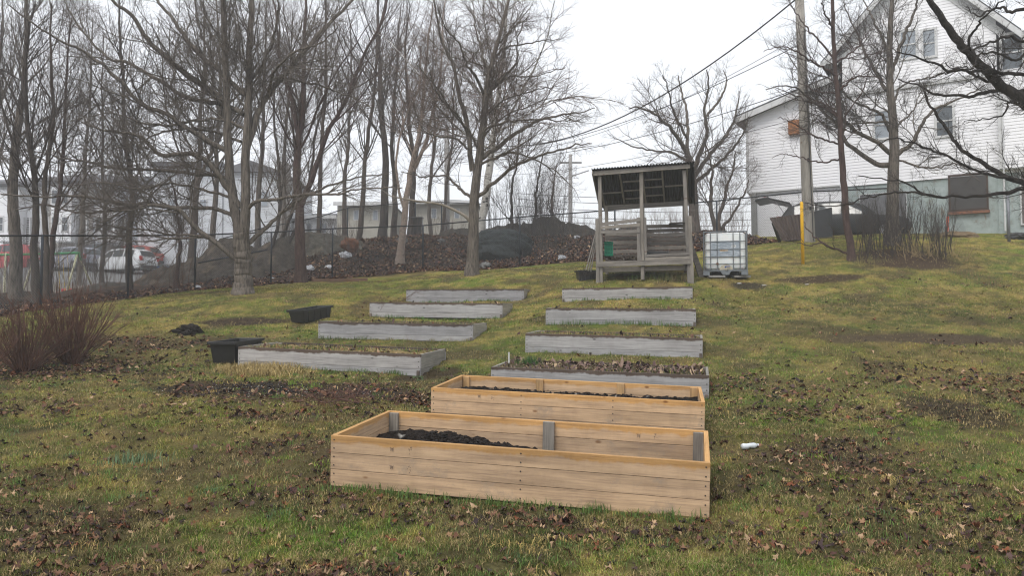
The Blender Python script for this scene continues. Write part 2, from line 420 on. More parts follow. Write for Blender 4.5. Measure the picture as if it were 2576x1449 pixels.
sets = [blades(420000, 3.9, 9.5, .014, .05, .0019, 11, 2.2), blades(300000, 8.5, 18, .016, .046, .003, 12, 2.0), blades(200000, 16, 27, .018, .05, .005, 13, 1.5)]
Vs, Ts, Cs, bb = [], [], [], 0
for V, T, c in sets: Vs.append(V); Ts.append(T + bb); Cs.append(c); bb += len(V)
g = link_mesh('grass', np.concatenate(Vs), np.concatenate(Ts), m_grass, col=np.concatenate(Cs)); tag(g, 'short patchy spring grass over the sloping lawn', 'grass', kind='stuff')

def tuft(cx_, cy_, sx, sy, n, h, col, seed, w=.0035, th=0.0, zf=None, lean=.6):
    """a countable-less clump of longer blades; returns geometry"""
    r = np.random.default_rng(seed); a = r.normal(0, 1, (n, 2)) * .5
    x = cx_ + a[:, 0] * sx * math.cos(th) - a[:, 1] * sy * math.sin(th); y = cy_ + a[:, 0] * sx * math.sin(th) + a[:, 1] * sy * math.cos(th)
    z = (Hs(x, y) if zf is None else zf(x, y)) - .005
    hh = h * (.5 + .6 * r.random(n)); az = r.random(n) * 6.28; ln = r.random(n) * lean
    d = np.stack([np.cos(az), np.sin(az), np.zeros(n)], 1); fa = r.random(n) * 3.14; W = np.stack([np.cos(fa), np.sin(fa), fa * 0], 1) * (w * (.6 + .8 * r.random(n)))[:, None]
    p0 = np.stack([x, y, z], 1); up = np.array([[0, 0, 1.0]])
    p1 = p0 + up * (hh * .6)[:, None] + d * (hh * ln * .3)[:, None]; p2 = p0 + up * (hh * (1 - ln * .45))[:, None] + d * (hh * ln)[:, None]
    V = np.stack([p0 - W, p0 + W, p1 - W * .7, p1 + W * .7, p2], 1).reshape(-1, 3); i = np.arange(n)[:, None] * 5
    T = np.concatenate([i + np.array([0, 1, 3]), i + np.array([0, 3, 2]), i + np.array([2, 3, 4])], 0)
    c = np.array(col)[None] * (.6 + .8 * r.random((n, 1))); return V, T, np.repeat(c[:, None], 5, 1).reshape(-1, 3)
def link_sets(name, sets, mat, **kw):
    Vs, Ts, Cs, bb = [], [], [], 0
    for V, T, c in sets: Vs.append(V); Ts.append(T + bb); Cs.append(c); bb += len(V)
    return link_mesh(name, np.concatenate(Vs), np.concatenate(Ts), mat, col=np.concatenate(Cs), **kw)

# ------------------------------------------------------------------ fallen leaves
LEAFCOL = np.array([(.06, .03, .025), (.10, .05, .034), (.15, .08, .05), (.24, .14, .08), (.03, .02, .02), (.16, .06, .03), (.08, .05, .045), (.12, .06, .038), (.045, .03, .03), (.34, .23, .14)])
def leaves(x, y, z, size, seed, simple=False, nrm=.5, pal=None):
    r = np.random.default_rng(seed); n = len(x); pal = LEAFCOL if pal is None else pal
    if simple:
        prof = np.array([(1, .0), (.5, .55), (-.3, .6), (-.9, .1), (-.4, -.5), (.4, -.6)])
    else:
        prof = np.array([(1, 0), (.42, .22), (.62, .72), (.12, .45), (-.25, .85), (-.38, .32), (-.8, .25), (-.62, 0), (-.8, -.28), (-.38, -.32), (-.2, -.85), (.12, -.42), (.62, -.7), (.4, -.2)])
    k = len(prof); s = size * (.45 + 1.1 * r.random(n) ** 1.5); ang = r.random(n) * 6.283
    lx = prof[None, :, 0] * s[:, None] * (.8 + .4 * r.random((n, 1))); ly = prof[None, :, 1] * s[:, None] * (.55 + .5 * r.random((n, 1)))
    lz = (r.normal(0, .35, (n, 1)) * lx ** 2 / s[:, None] + r.normal(.4, .7, (n, 1)) * np.abs(ly) ** 1.3 / s[:, None] ** .3) + r.normal(0, .2, (n, k)) * s[:, None]
    lx = np.hstack([lx, np.zeros((n, 1))]); ly = np.hstack([ly, np.zeros((n, 1))]); lz = np.hstack([lz, np.zeros((n, 1))])
    tx = r.normal(0, nrm, (n, 1)); ty = r.normal(0, nrm, (n, 1)); c, s_ = np.cos(ang)[:, None], np.sin(ang)[:, None]
    X_ = lx * c - ly * s_; Y_ = lx * s_ + ly * c; Z_ = lz + X_ * tx + Y_ * ty
    off = -np.minimum(Z_.min(1), 0) * .55
    V = np.stack([X_ + x[:, None], Y_ + y[:, None], Z_ + (z + off)[:, None]], -1).reshape(-1, 3)
    i = np.arange(n)[:, None] * (k + 1)
    T = np.concatenate([i + np.array([k, q, (q + 1) % k]) for q in range(k)], 0)
    pc = pal[r.integers(0, len(pal), n)] * (.7 + .6 * r.random((n, 1)))
    return V, T, np.repeat(pc[:, None], k + 1, 1).reshape(-1, 3)
def scatter(n, y0, y1, seed, spread=.70, pw=1.6):
    r = np.random.default_rng(seed); m = n * 14
    u = r.random(m); y = (y0 ** (1 - pw) + u * (y1 ** (1 - pw) - y0 ** (1 - pw))) ** (1 / (1 - pw)); x = (r.random(m) * 2 - 1) * (y * spread + .3)
    k = r.random(m) < leafy(x, y) * .8
    for b in BEDS: k &= ~in_bed(b, x, y, .02)
    x, y = x[k][:n], y[k][:n]; return x, y
m_leaf = vcol_mat('dead_leaf', .75, .12)
x1, y1 = scatter(6500, 3.9, 10, 31, pw=2.0); x2, y2 = scatter(9000, 9, 20, 32, pw=1.4)
ls = [leaves(x1, y1, Hs(x1, y1) + .006, .029, 33, nrm=.28), leaves(x2, y2, Hs(x2, y2) + .006, .032, 34, True, .3)]
o = link_sets('fallen_leaves', ls, m_leaf); tag(o, 'brown dead maple leaves strewn over the lawn', 'leaves', kind='stuff')
r_ = np.random.default_rng(35); nb = 42000
x3 = r_.uniform(-14, 9.3, nb); y3 = fence_y(x3) + r_.random(nb) ** 1.4 * 9 - .5; k = y3 > 14; x3, y3 = x3[k], y3[k]
o = link_sets('leaf_litter', [leaves(x3, y3, Hs(x3, y3) + .01, .055, 36, True, .4)], m_leaf); tag(o, 'thick brown leaf litter on the bank behind the chain-link fence', 'leaf litter', kind='stuff')
# ------------------------------------------------------------------ timber
def wood(name, base, alt, streak, rough=.65, wet=None, wetline=0.0, wetw=.02, grain='X', knot=(.12, .06, .03), gscale=1.0, blotch=.5, dirt=None):
    """timber with grain along the board; 'wet' is the damp band above z = wetline (board space)"""
    m, nt, b = new_mat(name); L = nt.links
    tc = nt.nodes.new('ShaderNodeTexCoord'); oi = nt.nodes.new('ShaderNodeObjectInfo')
    ad = nt.nodes.new('ShaderNodeVectorMath'); ad.operation = 'ADD'
    ml = nt.nodes.new('ShaderNodeMath'); ml.operation = 'MULTIPLY'; ml.inputs[1].default_value = 37.0
    L.new(oi.outputs['Random'], ml.inputs[0]); L.new(tc.outputs['Object'], ad.inputs[0]); L.new(ml.outputs[0], ad.inputs[1])
    def mapd(sc):
        mp = nt.nodes.new('ShaderNodeMapping'); mp.inputs['Scale'].default_value = sc; L.new(ad.outputs[0], mp.inputs[0]); return mp.outputs[0]
    g1 = noise_node(nt, 1.0, mapd((2.2 * gscale, 60, 60) if grain == 'X' else (60, 60, 2.2 * gscale)), 8, .7)
    g2 = noise_node(nt, 1.0, mapd((1.1, 4, 9) if grain == 'X' else (9, 4, 1.1)), 5, .6)
    r1 = ramp(nt, g1.outputs[0], [(.28, streak), (.5, alt), (.72, base)])
    r2 = ramp(nt, g2.outputs[0], [(.32, (blotch,) * 3), (.62, (1.08,) * 3)])
    mx = nt.nodes.new('ShaderNodeMix'); mx.data_type = 'RGBA'; mx.blend_type = 'MULTIPLY'; mx.inputs[0].default_value = .8
    L.new(r1.outputs[0], mx.inputs[6]); L.new(r2.outputs[0], mx.inputs[7]); out = mx.outputs[2]
    vo = nt.nodes.new('ShaderNodeTexVoronoi'); vo.inputs['Scale'].default_value = 1.0
    L.new(mapd((3.0, .01, 6.0) if grain == 'X' else (6.0, .01, 3.0)), vo.inputs['Vector'])
    rk = ramp(nt, vo.outputs['Distance'], [(.0, (1, 1, 1)), (.06, (.75,) * 3), (.11, (0, 0, 0))])
    mk = nt.nodes.new('ShaderNodeMix'); mk.data_type = 'RGBA'; mk.inputs[7].default_value = (*knot, 1)
    L.new(rk.outputs[0], mk.inputs[0]); L.new(out, mk.inputs[6]); out = mk.outputs[2]
    if wet is not None:
        sx = nt.nodes.new('ShaderNodeSeparateXYZ'); L.new(tc.outputs['Object'], sx.inputs[0])
        nw = noise_node(nt, 1.0, mapd((3.5, 2, 2)), 6, .7)
        m1 = nt.nodes.new('ShaderNodeMath'); m1.operation = 'MULTIPLY_ADD'; m1.inputs[1].default_value = .14; m1.inputs[2].default_value = -.07 - wetline
        L.new(nw.outputs[0], m1.inputs[0])
        m2 = nt.nodes.new('ShaderNodeMath'); m2.operation = 'ADD'; L.new(sx.outputs[2], m2.inputs[0]); L.new(m1.outputs[0], m2.inputs[1])
        mr = nt.nodes.new('ShaderNodeMapRange'); mr.inputs[1].default_value = -wetw / 2; mr.inputs[2].default_value = wetw / 2; L.new(m2.outputs[0], mr.inputs[0])
        mw = nt.nodes.new('ShaderNodeMix'); mw.data_type = 'RGBA'; mw.blend_type = 'MULTIPLY'; mw.inputs[7].default_value = (*wet, 1)
        L.new(mr.outputs[0], mw.inputs[0]); L.new(out, mw.inputs[6]); out = mw.outputs[2]
    # water streaks running down and each board's own tone
    gs = noise_node(nt, 1.0, mapd((4.5, 4.5, 1.6)), 5, .7); rs = ramp(nt, gs.outputs[0], [(.36, (.62, .60, .60)), (.56, (1, 1, 1))])
    ms = nt.nodes.new('ShaderNodeMix'); ms.data_type = 'RGBA'; ms.blend_type = 'MULTIPLY'; ms.inputs[0].default_value = .3; L.new(out, ms.inputs[6]); L.new(rs.outputs[0], ms.inputs[7]); out = ms.outputs[2]
    rt_ = ramp(nt, oi.outputs['Random'], [(0, (.80, .80, .82)), (.5, (1, 1, 1)), (1, (1.12, 1.09, 1.05))])
    mt_ = nt.nodes.new('ShaderNodeMix'); mt_.data_type = 'RGBA'; mt_.blend_type = 'MULTIPLY'; mt_.inputs[0].default_value = 1; L.new(out, mt_.inputs[6]); L.new(rt_.outputs[0], mt_.inputs[7]); out = mt_.outputs[2]
    if dirt:
        nd = noise_node(nt, 1.0, mapd((3, 3, 3)), 6, .75); rd = ramp(nt, nd.outputs[0], [(.56, (0, 0, 0)), (.74, (1, 1, 1))])
        md = nt.nodes.new('ShaderNodeMix'); md.data_type = 'RGBA'; md.inputs[7].default_value = (*dirt, 1); L.new(rd.outputs[0], md.inputs[0]); L.new(out, md.inputs[6]); out = md.outputs[2]
    L.new(out, b.inputs['Base Color']); b.inputs['Roughness'].default_value = rough; b.inputs['Specular IOR Level'].default_value = .25
    bump(nt, b, g1.outputs[0], .5, .003)
    return m
m_new = wood('new_spruce', (.60, .425, .265), (.51, .355, .225), (.31, .215, .145), knot=(.20, .10, .045), blotch=.60, dirt=(.28, .225, .175))
m_new_top = wood('new_spruce_damp_edge', (.62, .44, .27), (.54, .375, .235), (.34, .235, .155), knot=(.16, .07, .03), wet=(.97, .80, .50), wetline=.018, wetw=.022, blotch=.68)
m_rim = wood('new_spruce_edge', (.60, .42, .22), (.52, .32, .12), (.40, .24, .09))
m_grey = wood('weathered_board', (.41, .40, .40), (.34, .335, .335), (.20, .195, .195), knot=(.07, .065, .065), blotch=.72, dirt=(.24, .22, .2))
m_grey_top = wood('weathered_board_damp_edge', (.41, .40, .40), (.34, .335, .335), (.20, .195, .195), knot=(.07, .065, .065), wet=(.28, .21, .165), wetline=.073, wetw=.018, blotch=.72)
m_grey_side = wood('weathered_side_board', (.36, .34, .29), (.30, .28, .24), (.17, .16, .14), knot=(.08, .07, .06), blotch=.6, dirt=(.2, .19, .16))
m_grey_edge = wood('weathered_edge', (.2, .16, .13), (.15, .12, .1), (.09, .075, .065))
m_postg = wood('weathered_post', (.37, .335, .29), (.29, .265, .23), (.17, .15, .13), grain='Z', blotch=.5)
m_postn = wood('new_post', (.50, .33, .16), (.40, .26, .13), (.26, .17, .09), grain='Z', blotch=.6)
m_shed = wood('shed_timber', (.30, .275, .24), (.235, .215, .19), (.115, .105, .095), blotch=.5, dirt=(.14, .12, .1))
m_shedz = wood('shed_post_timber', (.30, .275, .24), (.235, .215, .19), (.115, .105, .095), grain='Z', blotch=.5, dirt=(.14, .12, .1))
m_shed_dk = wood('shed_old_board', (.17, .15, .13), (.13, .115, .1), (.06, .055, .05), blotch=.5)
m_soil = simple('potting_soil', (.028, .022, .018), .95, (.008, .007, .006), 60, bmp=1, bd=.02)
m_ink = simple('grade_stamp_ink', (.17, .13, .11), .8, bmp=0)
m_nail = simple('screw_head', (.07, .065, .06), .5, metal=.5, bmp=0)

def box_obj(name, size, mat, parent, loc, R, bevel=.003, screws=None):
    m = MB(); m.box((0, 0, 0), size)
    for (x_, z_, r_s) in (screws or ()): m.tube([(x_, -size[1] / 2, z_), (x_, -size[1] / 2 - .0035, z_)], r_s, 8)
    o = m.build(name, mat, parent, bevel)
    if screws:
        o.data.materials.append(m_nail)
        for p_ in o.data.polygons:
            if p_.index >= 6: p_.material_index = 1
    M = R.to_4x4(); M.translation = Vector(loc); o.matrix_local = M
    return o
BEDLAB = [
    ('nearest new spruce raised bed, mostly empty, black soil heap in its left end', 'new raised beds'),
    ('second new spruce raised bed, a strip of black soil showing along its back', 'new raised beds'),
    ('weathered grey raised bed holding dead leaves, green chives and a white stake', None),
    ('weathered grey raised bed in the right row, one above the bed with the chives', None),
    ('weathered grey raised bed with tall grass along its front, second highest of right row', None),
    ('weathered grey raised bed at the top of the right row, just below the shed', None),
    ('weathered grey raised bed at the bottom of the left row, by the black plastic planter', None),
    ('weathered grey raised bed in the left row, second from the bottom', None),
    ('weathered grey raised bed in the left row with cut twigs at its left end', None),
    ('weathered grey raised bed at the top of the left row, nearest the fence', None)]
BEDOBJ = []
for bi, b in enumerate(BEDS):
    new = b['kind'] == 'new'; t = .038; Lb = b['len']
    X_ = Vector((b['r'] - b['l'])).normalized()
    bk = Vector((-b['sn'], b['cs'], 0)); bk = (bk * BEDW + Vector((0, 0, b['rise']))).normalized(); bk = (bk - X_ * bk.dot(X_)).normalized()
    Z_ = X_.cross(bk); R = Matrix((X_, bk, Z_)).transposed()
    root = thing('raised_bed', BEDLAB[bi][0], 'raised bed', group='new spruce raised beds' if new else 'weathered grey raised beds on the slope')
    M = R.to_4x4(); M.translation = Vector(b['l']); root.matrix_world = M
    hs = [.14, .14, .14] if new else [.235, .11]
    R0 = Matrix.Identity(3); Rs = Matrix.Rotation(math.pi / 2, 3, 'Z')
    rj = random.Random(bi)
    z = 0
    for k, h in enumerate(hs):
        mt = (m_new_top if k == 0 else m_new) if new else (m_grey_top if k == 0 else m_grey)
        mside = mt if new else (m_grey_side)
        hh = h - .004; zc = z - h / 2
        j = lambda: rj.uniform(-.002, .002)
        fo = box_obj('front_board', (Lb, t, hh), mt, root, (Lb / 2 + j() , t / 2 + j() * (k > 0) + (.003 if k else 0), zc), R0, screws=[(x_ - Lb / 2, h * (.5 - q), .0065 if new else .009) for x_ in ((.03, Lb - .03) + ((Lb * .53,) if bi == 0 else (Lb * .345, Lb * .68) if new else ())) for q in ((.25, .75) if h < .2 else (.15, .5, .85))])
        box_obj('back_board', (Lb, t, hh), mt, root, (Lb / 2 + j(), BEDW - t / 2 + j(), zc), R0)
        for sx in (t / 2, Lb - t / 2):
            box_obj('side_board', (BEDW - 2 * t - .002, t, hh), mside, root, (sx + (j() if k else 0), BEDW / 2, zc), Rs)
        z -= h
    H = sum(hs)
    # posts inside
    pm = m_postg if (bi == 0 or not new) else m_postn
    px_ = [t + .045, Lb - t - .045]; mids = ([Lb * .53] if bi == 0 else [Lb * .345, Lb * .68]) if new else []
    for x in px_:
        for y in (t + .02, BEDW - t - .02): box_obj('corner_post', (.088, .038, H - .01), pm, root, (x, y, -H / 2 - .007), R0)
    for x in mids:
        box_obj('wall_post', (.088 if bi else .105, .038, H - .012), pm, root, (x, BEDW - t - .021, -H / 2 + .004), R0)
    if not new:   # dark bottom blocks of the corner posts seen at the foot
        for x in ((Lb - .03,) if bi not in (8, 5) else (.03, Lb - .03)):
            box_obj('corner_foot', (.045, .03, .12), m_grey_edge, root, (x, -.014, -H + .03), R0, .002)
    if new:   # grade stamps
        def stamp(x, z, side):
            st = MB()
            y = -.0035 if side == 'f' else BEDW - t - .0035
            for (dx, dz, w, h) in ((-.012, 0, .006, .036), (.0, .004, .006, .03), (.01, -.002, .007, .036), (-.02, .014, .008, .007), (.016, .016, .006, .005)):
                st.box((x + dx * .8, y, z + dz), (w * .6, .001, h * .8))
            for q in range(7):
                qx, qz = rj.uniform(-.016, .016), rj.uniform(-.032, .03); st.box((x + .15 + qx, y, z + qz), (.006, .001, .005))
            st.build('grade_stamp', m_ink, root)
        if bi == 0: stamp(.54, -.08, 'f'); stamp(.54, -.225, 'f'); stamp(2.42, -.08, 'b')
        else: stamp(.55, -.07, 'f')
    root['bed_index'] = bi
    BEDOBJ.append((root, M, Lb, H, t))
    # ---- what fills it
    nx_, ny_ = int(Lb / .035), int(BEDW / .035)
    u = np.linspace(t + .004, Lb - t - .004, nx_); v = np.linspace(t + .004, BEDW - t - .004, ny_); U, Vv = np.meshgrid(u, v)
    nn = fbm(U * 6 + bi * 9, Vv * 6, 200 + bi, 5); n4 = fbm(U * 22 + bi * 9, Vv * 22, 230 + bi, 3)
    if bi == 0:
        dpt = -.36 + .23 * np.exp(-((U - .62) / .48) ** 2 - ((Vv - .85) / .36) ** 2) + .13 * np.exp(-((U - 1.35) / .45) ** 2 - ((Vv - .9) / .3) ** 2) + (nn - .5) * .12 + (n4 - .5) * .09
        dpt += .10 * np.exp(-((U - .15) / .3) ** 2)
        dpt = np.minimum(dpt, -.085)
    elif bi == 1:
        dpt = -.15 + (nn - .5) * .09 + (n4 - .5) * .05 + .03 * np.exp(-((U - 2.9) / .4) ** 2)
    else:
        dpt = -.05 + (nn - .5) * .07 + (n4 - .5) * .03 + (.045 * sstep(0, .6, Vv) if bi == 2 else 0) - (.05 * sstep(2.2, 2.9, U) if bi == 2 else 0)
    lv = np.stack([U.ravel(), Vv.ravel(), dpt.ravel()], 1); Rm = np.array(R); wv = lv @ Rm.T + b['l']
    id_ = np.arange(nx_ * ny_).reshape(ny_, nx_); Fq = np.stack([id_[:-1, :-1], id_[:-1, 1:], id_[1:, 1:], id_[1:, :-1]], -1).reshape(-1, 4)
    rg = np.random.default_rng(300 + bi)
    if new:
        col = np.array((.016, .012, .010))[None] * (.5 + 1.1 * rg.random((len(lv), 1)))
        wht = rg.random(len(lv)) < .012; col[wht] = (.35, .33, .3)
    else:
        a_ = np.array((.10, .10, .035)); b_ = np.array((.24, .18, .085)); c_ = np.array((.05, .038, .03))
        tt = sstep(.4, .62, fbm(U * 3, Vv * 3, 250 + bi)).ravel()[:, None]; col = a_ * (1 - tt) + b_ * tt
        if bi in (2, 7, 8): col = col * .3 + c_ * .7
    so = link_mesh('soil_fill' if new else 'turf_fill', lv, Fq, vcol_mat_cache if 'vcol_mat_cache' in globals() else globals().setdefault('vcol_mat_cache', vcol_mat('bed_soil', .95, .1, nscale=60, namt=.5)), parent=root, col=col, smooth=True)
    tag(so, kind='stuff')
    if not new:
        # grass and dead leaves growing inside
        k = 2600; gu = rg.uniform(t + .03, Lb - t - .03, k); gv = rg.uniform(t + .03, BEDW - t - .03, k)
        def zf_local(a, c2): return -.05 + 0 * a
        dens = fbm(gu * 4, gv * 4, 260 + bi); kk = dens > (.5 if bi == 2 else .38); gu, gv = gu[kk], gv[kk]; n = len(gu)
        h = .02 + .06 * rg.random(n) ** 2; az = rg.random(n) * 6.28; ln = rg.random(n)
        p0 = np.stack([gu, gv, np.full(n, -.06)], 1); d = np.stack([np.cos(az), np.sin(az), az * 0], 1); W = np.stack([-np.sin(az), np.cos(az), az * 0], 1) * .0035
        up = np.array([[0, 0, 1.0]]); p1 = p0 + up * (h * .6 + .02)[:, None] + d * (h * ln * .4)[:, None]; p2 = p0 + up * (h + .02)[:, None] * .9 + d * (h * ln * 1.3)[:, None]
        V = np.stack([p0 - W, p0 + W, p1 - W * .7, p1 + W * .7, p2], 1).reshape(-1, 3); i = np.arange(n)[:, None] * 5
        T = np.concatenate([i + np.array([0, 1, 3]), i + np.array([0, 3, 2]), i + np.array([2, 3, 4])], 0)
        cc = np.where(rg.random((n, 1)) < .55, np.array([[.32, .24, .11]]), np.array([[.09, .14, .03]])) * (.6 + .7 * rg.random((n, 1)))
        V = V @ Rm.T + b['l']
        go = link_mesh('weeds', V, T, m_grass, col=np.repeat(cc[:, None], 5, 1).reshape(-1, 3)); tag(go, kind='stuff'); go.parent = root; go.matrix_parent_inverse = M.inverted()
        nl = 700 if bi == 2 else 170
        lu = rg.uniform(.08, Lb - .08, nl); lvv = rg.uniform(.08, BEDW - .08, nl)
        pl = np.array([(.16, .10, .08), (.11, .07, .065), (.2, .14, .11), (.07, .05, .05), (.3, .22, .14)]) if bi == 2 else LEAFCOL
        V, T, c = leaves(lu, lvv, np.full(nl, -.045) + (.045 * sstep(0, .6, lvv) if bi == 2 else 0), .032, 400 + bi, True, .6, pl)
        V = V @ Rm.T + b['l']
        go = link_mesh('leaf_mulch', V, T, m_leaf, col=c); tag(go, kind='stuff'); go.parent = root; go.matrix_parent_inverse = M.inverted()
def bedpt(bi, u, v, w):
    return BEDOBJ[bi][1] @ Vector((u, v, w))

# longer grass along the bed fronts, straw, weeds, chives
sets = []
def along(bi, u0, u1, n, h, col, seed, v=-.03):
    r = np.random.default_rng(seed); Lb = BEDS[bi]['len']
    for k in range(n):
        u = u0 + (u1 - u0) * (k + r.random()) / n; p = bedpt(bi, u, v - r.random() * .06, 0)
        sets.append(tuft(p.x, p.y, .10, .05, int(r.integers(14, 34)), h * (.5 + .8 * r.random()), col, seed * 50 + k))
gcol = (.085, .15, .04); scol = (.38, .29, .13)
along(4, 0, 2.9, 26, .13, gcol, 501); along(5, .3, 2.9, 18, .09, gcol, 502); along(9, .4, 2.8, 20, .09, gcol, 503)
along(8, .2, 3.2, 20, .10, gcol, 504); along(7, .0, 1.3, 12, .10, (.11, .14, .06), 505); along(7, 1.2, 3.2, 12, .08, (.2, .18, .08), 506)
along(3, .2, 2.9, 16, .08, (.12, .15, .05), 507); along(6, 1.0, 2.9, 12, .09, (.1, .15, .05), 508); along(0, 0, 2.95, 40, .085, (.11, .17, .05), 509)
along(2, 2.6, 3.0, 4, .07, gcol, 510)
for k in range(36):
    a = rng.random(2); p = hit(560 + a[0] * 190, 925 + a[1] * 22); sets.append(tuft(p[0], p[1], .22, .10, 60, .17, scol, 600 + k, lean=1.6))
for (px, py, s, n, h, c) in ((335, 1165, .3, 160, .13, (.13, .2, .11)), (790, 975, .12, 60, .10, (.17, .26, .05)), (735, 968, .07, 40, .09, (.17, .26, .05)), (955, 1000, .12, 50, .10, (.09, .14, .04)),
        (830, 940, .18, 80, .08, (.08, .13, .03)), (640, 962, .07, 30, .07, (.2, .2, .06)), (550, 965, .06, 30, .05, (.25, .24, .06)), (740, 785, .25, 90, .12, (.10, .2, .04)), (735, 800, .1, 50, .1, (.4, .38, .12)),
        (1660, 700, .7, 300, .22, (.12, .15, .05)), (1600, 700, .25, 100, .15, (.08, .13, .04)), (1700, 705, .4, 120, .2, (.28, .22, .10)), (930, 1215, .1, 60, .1, gcol), (1500, 1290, .12, 50, .1, gcol),
        (2470, 700, 1.2, 200, .12, gcol), (2180, 660, .6, 150, .2, (.22, .2, .08)), (1000, 942, .12, 60, .1, gcol)):
    p = hit(px, py); sets.append(tuft(p[0], p[1], s, s * .7, n, h, c, int(px)))
rt_ = np.random.default_rng(61)
for k in range(620):
    D_ = 4.2 + 8.5 * rt_.random() ** 1.3; x_ = (rt_.random() * 2 - 1) * D_ * .68
    if any(bool(in_bed(b, x_, D_, .12)) for b in BEDS): continue
    kind_ = rt_.random(); c_ = (.13, .21, .06) if kind_ < .4 else ((.12, .20, .09) if kind_ < .55 else ((.46, .34, .13) if kind_ < .85 else (.20, .27, .04)))
    sets.append(tuft(x_, D_, .07 + .22 * rt_.random() ** 2, .05 + .12 * rt_.random(), int(rt_.integers(14, 70)), .03 + .045 * rt_.random(), c_, 3000 + k, w=.0022, lean=.9 if kind_ < .55 else 1.7))
o = link_sets('grass_tufts', sets, m_grass); tag(o, 'longer grass tufts and dry straw along the bed fronts', 'grass', kind='stuff')
p = bedpt(2, .42, .55, -.03)
V, T, c = tuft(p.x, p.y, .16, .12, 260, .2, (.055, .12, .035), 77, w=.003, zf=lambda a, q: np.full(len(a), p.z), lean=.7)
o = link_mesh('chive_clump', V, T, m_grass, col=c); tag(o, 'green chive clump growing in the grey bed beside the white stake', 'plant')
m = MB(); p = bedpt(2, .14, .5, -.08); m.tube([p, p + Vector((.002, 0, .19)), p + Vector((.0, 0, .24))], [.012, .012, .011], 8); m.tube([p + Vector((0, 0, .24)), p + Vector((0, 0, .25))], .015, 8)
o = m.build('plant_stake', simple('white_plastic', (.6, .6, .58), .5, bmp=.1)); tag(o, 'thin white plastic stake standing in the grey bed left of the chives', 'stake')
# white scrap lying on the soil of the front bed
m = MB(); q0 = bedpt(0, .55, .42, -.22)
for (dx, dy, dz) in ((0, 0, 0),):
    m.prism([q0 + Vector(v) for v in ((-.07, -.03, .0), (.06, -.04, .01), (.09, .02, .03), (.02, .06, .05), (-.05, .03, .03))], Vector((0, .004, .012)))
o = m.build('paper_scrap', simple('white_scrap', (.6, .6, .58), .6)); tag(o, 'white crumpled scrap on the soil heap in the front bed', 'scrap')

# clods on the soil
def blob(rad, seed, sub=2, sq=(1, 1, .7), amp=.35, fr=2.5):
    import bmesh
    bm = bmesh.new(); bmesh.ops.create_icosphere(bm, subdivisions=sub, radius=1)
    V = np.array([v.co[:] for v in bm.verts]); Fq = [tuple(v.index for v in f.verts) for f in bm.faces]; bm.free()
    n = fbm(V[:, 0] * fr + seed * 3.1 + V[:, 2] * 1.7, V[:, 1] * fr + V[:, 2] * 2.1 + seed, seed, 4)
    V = V * (1 + amp * (n - .5) * 2)[:, None] * rad * np.array(sq); return V, Fq
def blobs(name, pts, mat, seed, sub=1, sq=(1, 1, .7), amp=.5):
    Vs, Fs, bb = [], [], 0
    for k, (x, y, z, r) in enumerate(pts):
        V, Fq = blob(r, seed + k, sub, sq, amp); a = (k * 2.4) % 6.28; c, s = math.cos(a), math.sin(a)
        V = np.stack([V[:, 0] * c - V[:, 1] * s, V[:, 0] * s + V[:, 1] * c, V[:, 2]], 1) + (x, y, z)
        Vs.append(V); Fs += [tuple(i + bb for i in f) for f in Fq]; bb += len(V)
    return link_mesh(name, np.concatenate(Vs), Fs, mat)
pts = []
for k in range(900):
    a = rng.normal(0, .55, 2); x, y = -3.15 + a[0] * 1.5, 10.75 + a[1] * .5 - a[0] * .2; pts.append((x, y, G(x, y) if k % 6 == 0 else None, rng.uniform(.008, .03)))
xy = np.array([(p[0], p[1]) for p in pts]); zz = Hs(xy[:, 0], xy[:, 1]); pts = [(p[0], p[1], z, p[3]) for p, z in zip(pts, zz)]
for bi_, U0, U1, V0, V1, n_c in ((0, .2, 1.7, .55, 1.1, 420), (1, .1, 2.9, .2, 1.15, 520)):
    cl = []
    for k in range(n_c):
        u_, v_ = rng.uniform(U0, U1), rng.uniform(V0, V1)
        if bi_ == 0: w_ = -.36 + .23 * math.exp(-((u_ - .62) / .48) ** 2 - ((v_ - .85) / .36) ** 2) + .13 * math.exp(-((u_ - 1.35) / .45) ** 2 - ((v_ - .9) / .3) ** 2)
        else: w_ = -.145
        q_ = bedpt(bi_, u_, v_, w_ + rng.uniform(-.01, .02)); cl.append((q_.x, q_.y, q_.z, rng.uniform(.008, .026)))
    oc = blobs('soil_clods', cl, m_soil, 60 + bi_, 1); oc.parent = BEDOBJ[bi_][0]; oc.matrix_parent_inverse = BEDOBJ[bi_][1].inverted(); tag(oc, kind='stuff')
o = blobs('soil_clods', pts, m_soil, 11, 1); tag(o, 'black crumbly soil over the open plot left of the second bed', 'soil', kind='stuff')
pts = []
for k in range(160):
    a = rng.normal(0, .55, 2); x, y = -3.0 + a[0] * 1.6, 10.6 + a[1] * .5 - a[0] * .2; pts.append((x, y, G(x, y) + .012, rng.uniform(.004, .009)))
o = blobs('perlite', pts, simple('perlite_white', (.5, .48, .44), .8), 12, 1); tag(o, 'white specks scattered in the black soil plot', 'gravel', kind='stuff')
# heap of black soil on the lawn
p = hit(480, 838); V, Fq = blob(.24, 5, 4, (1.15, .8, .62), .8, 4); o = link_mesh('soil_heap', V + np.array([p[0], p[1], p[2] + .01]), Fq, m_soil); tag(o, 'small black heap of compost on the lawn left of the planters', 'soil heap')

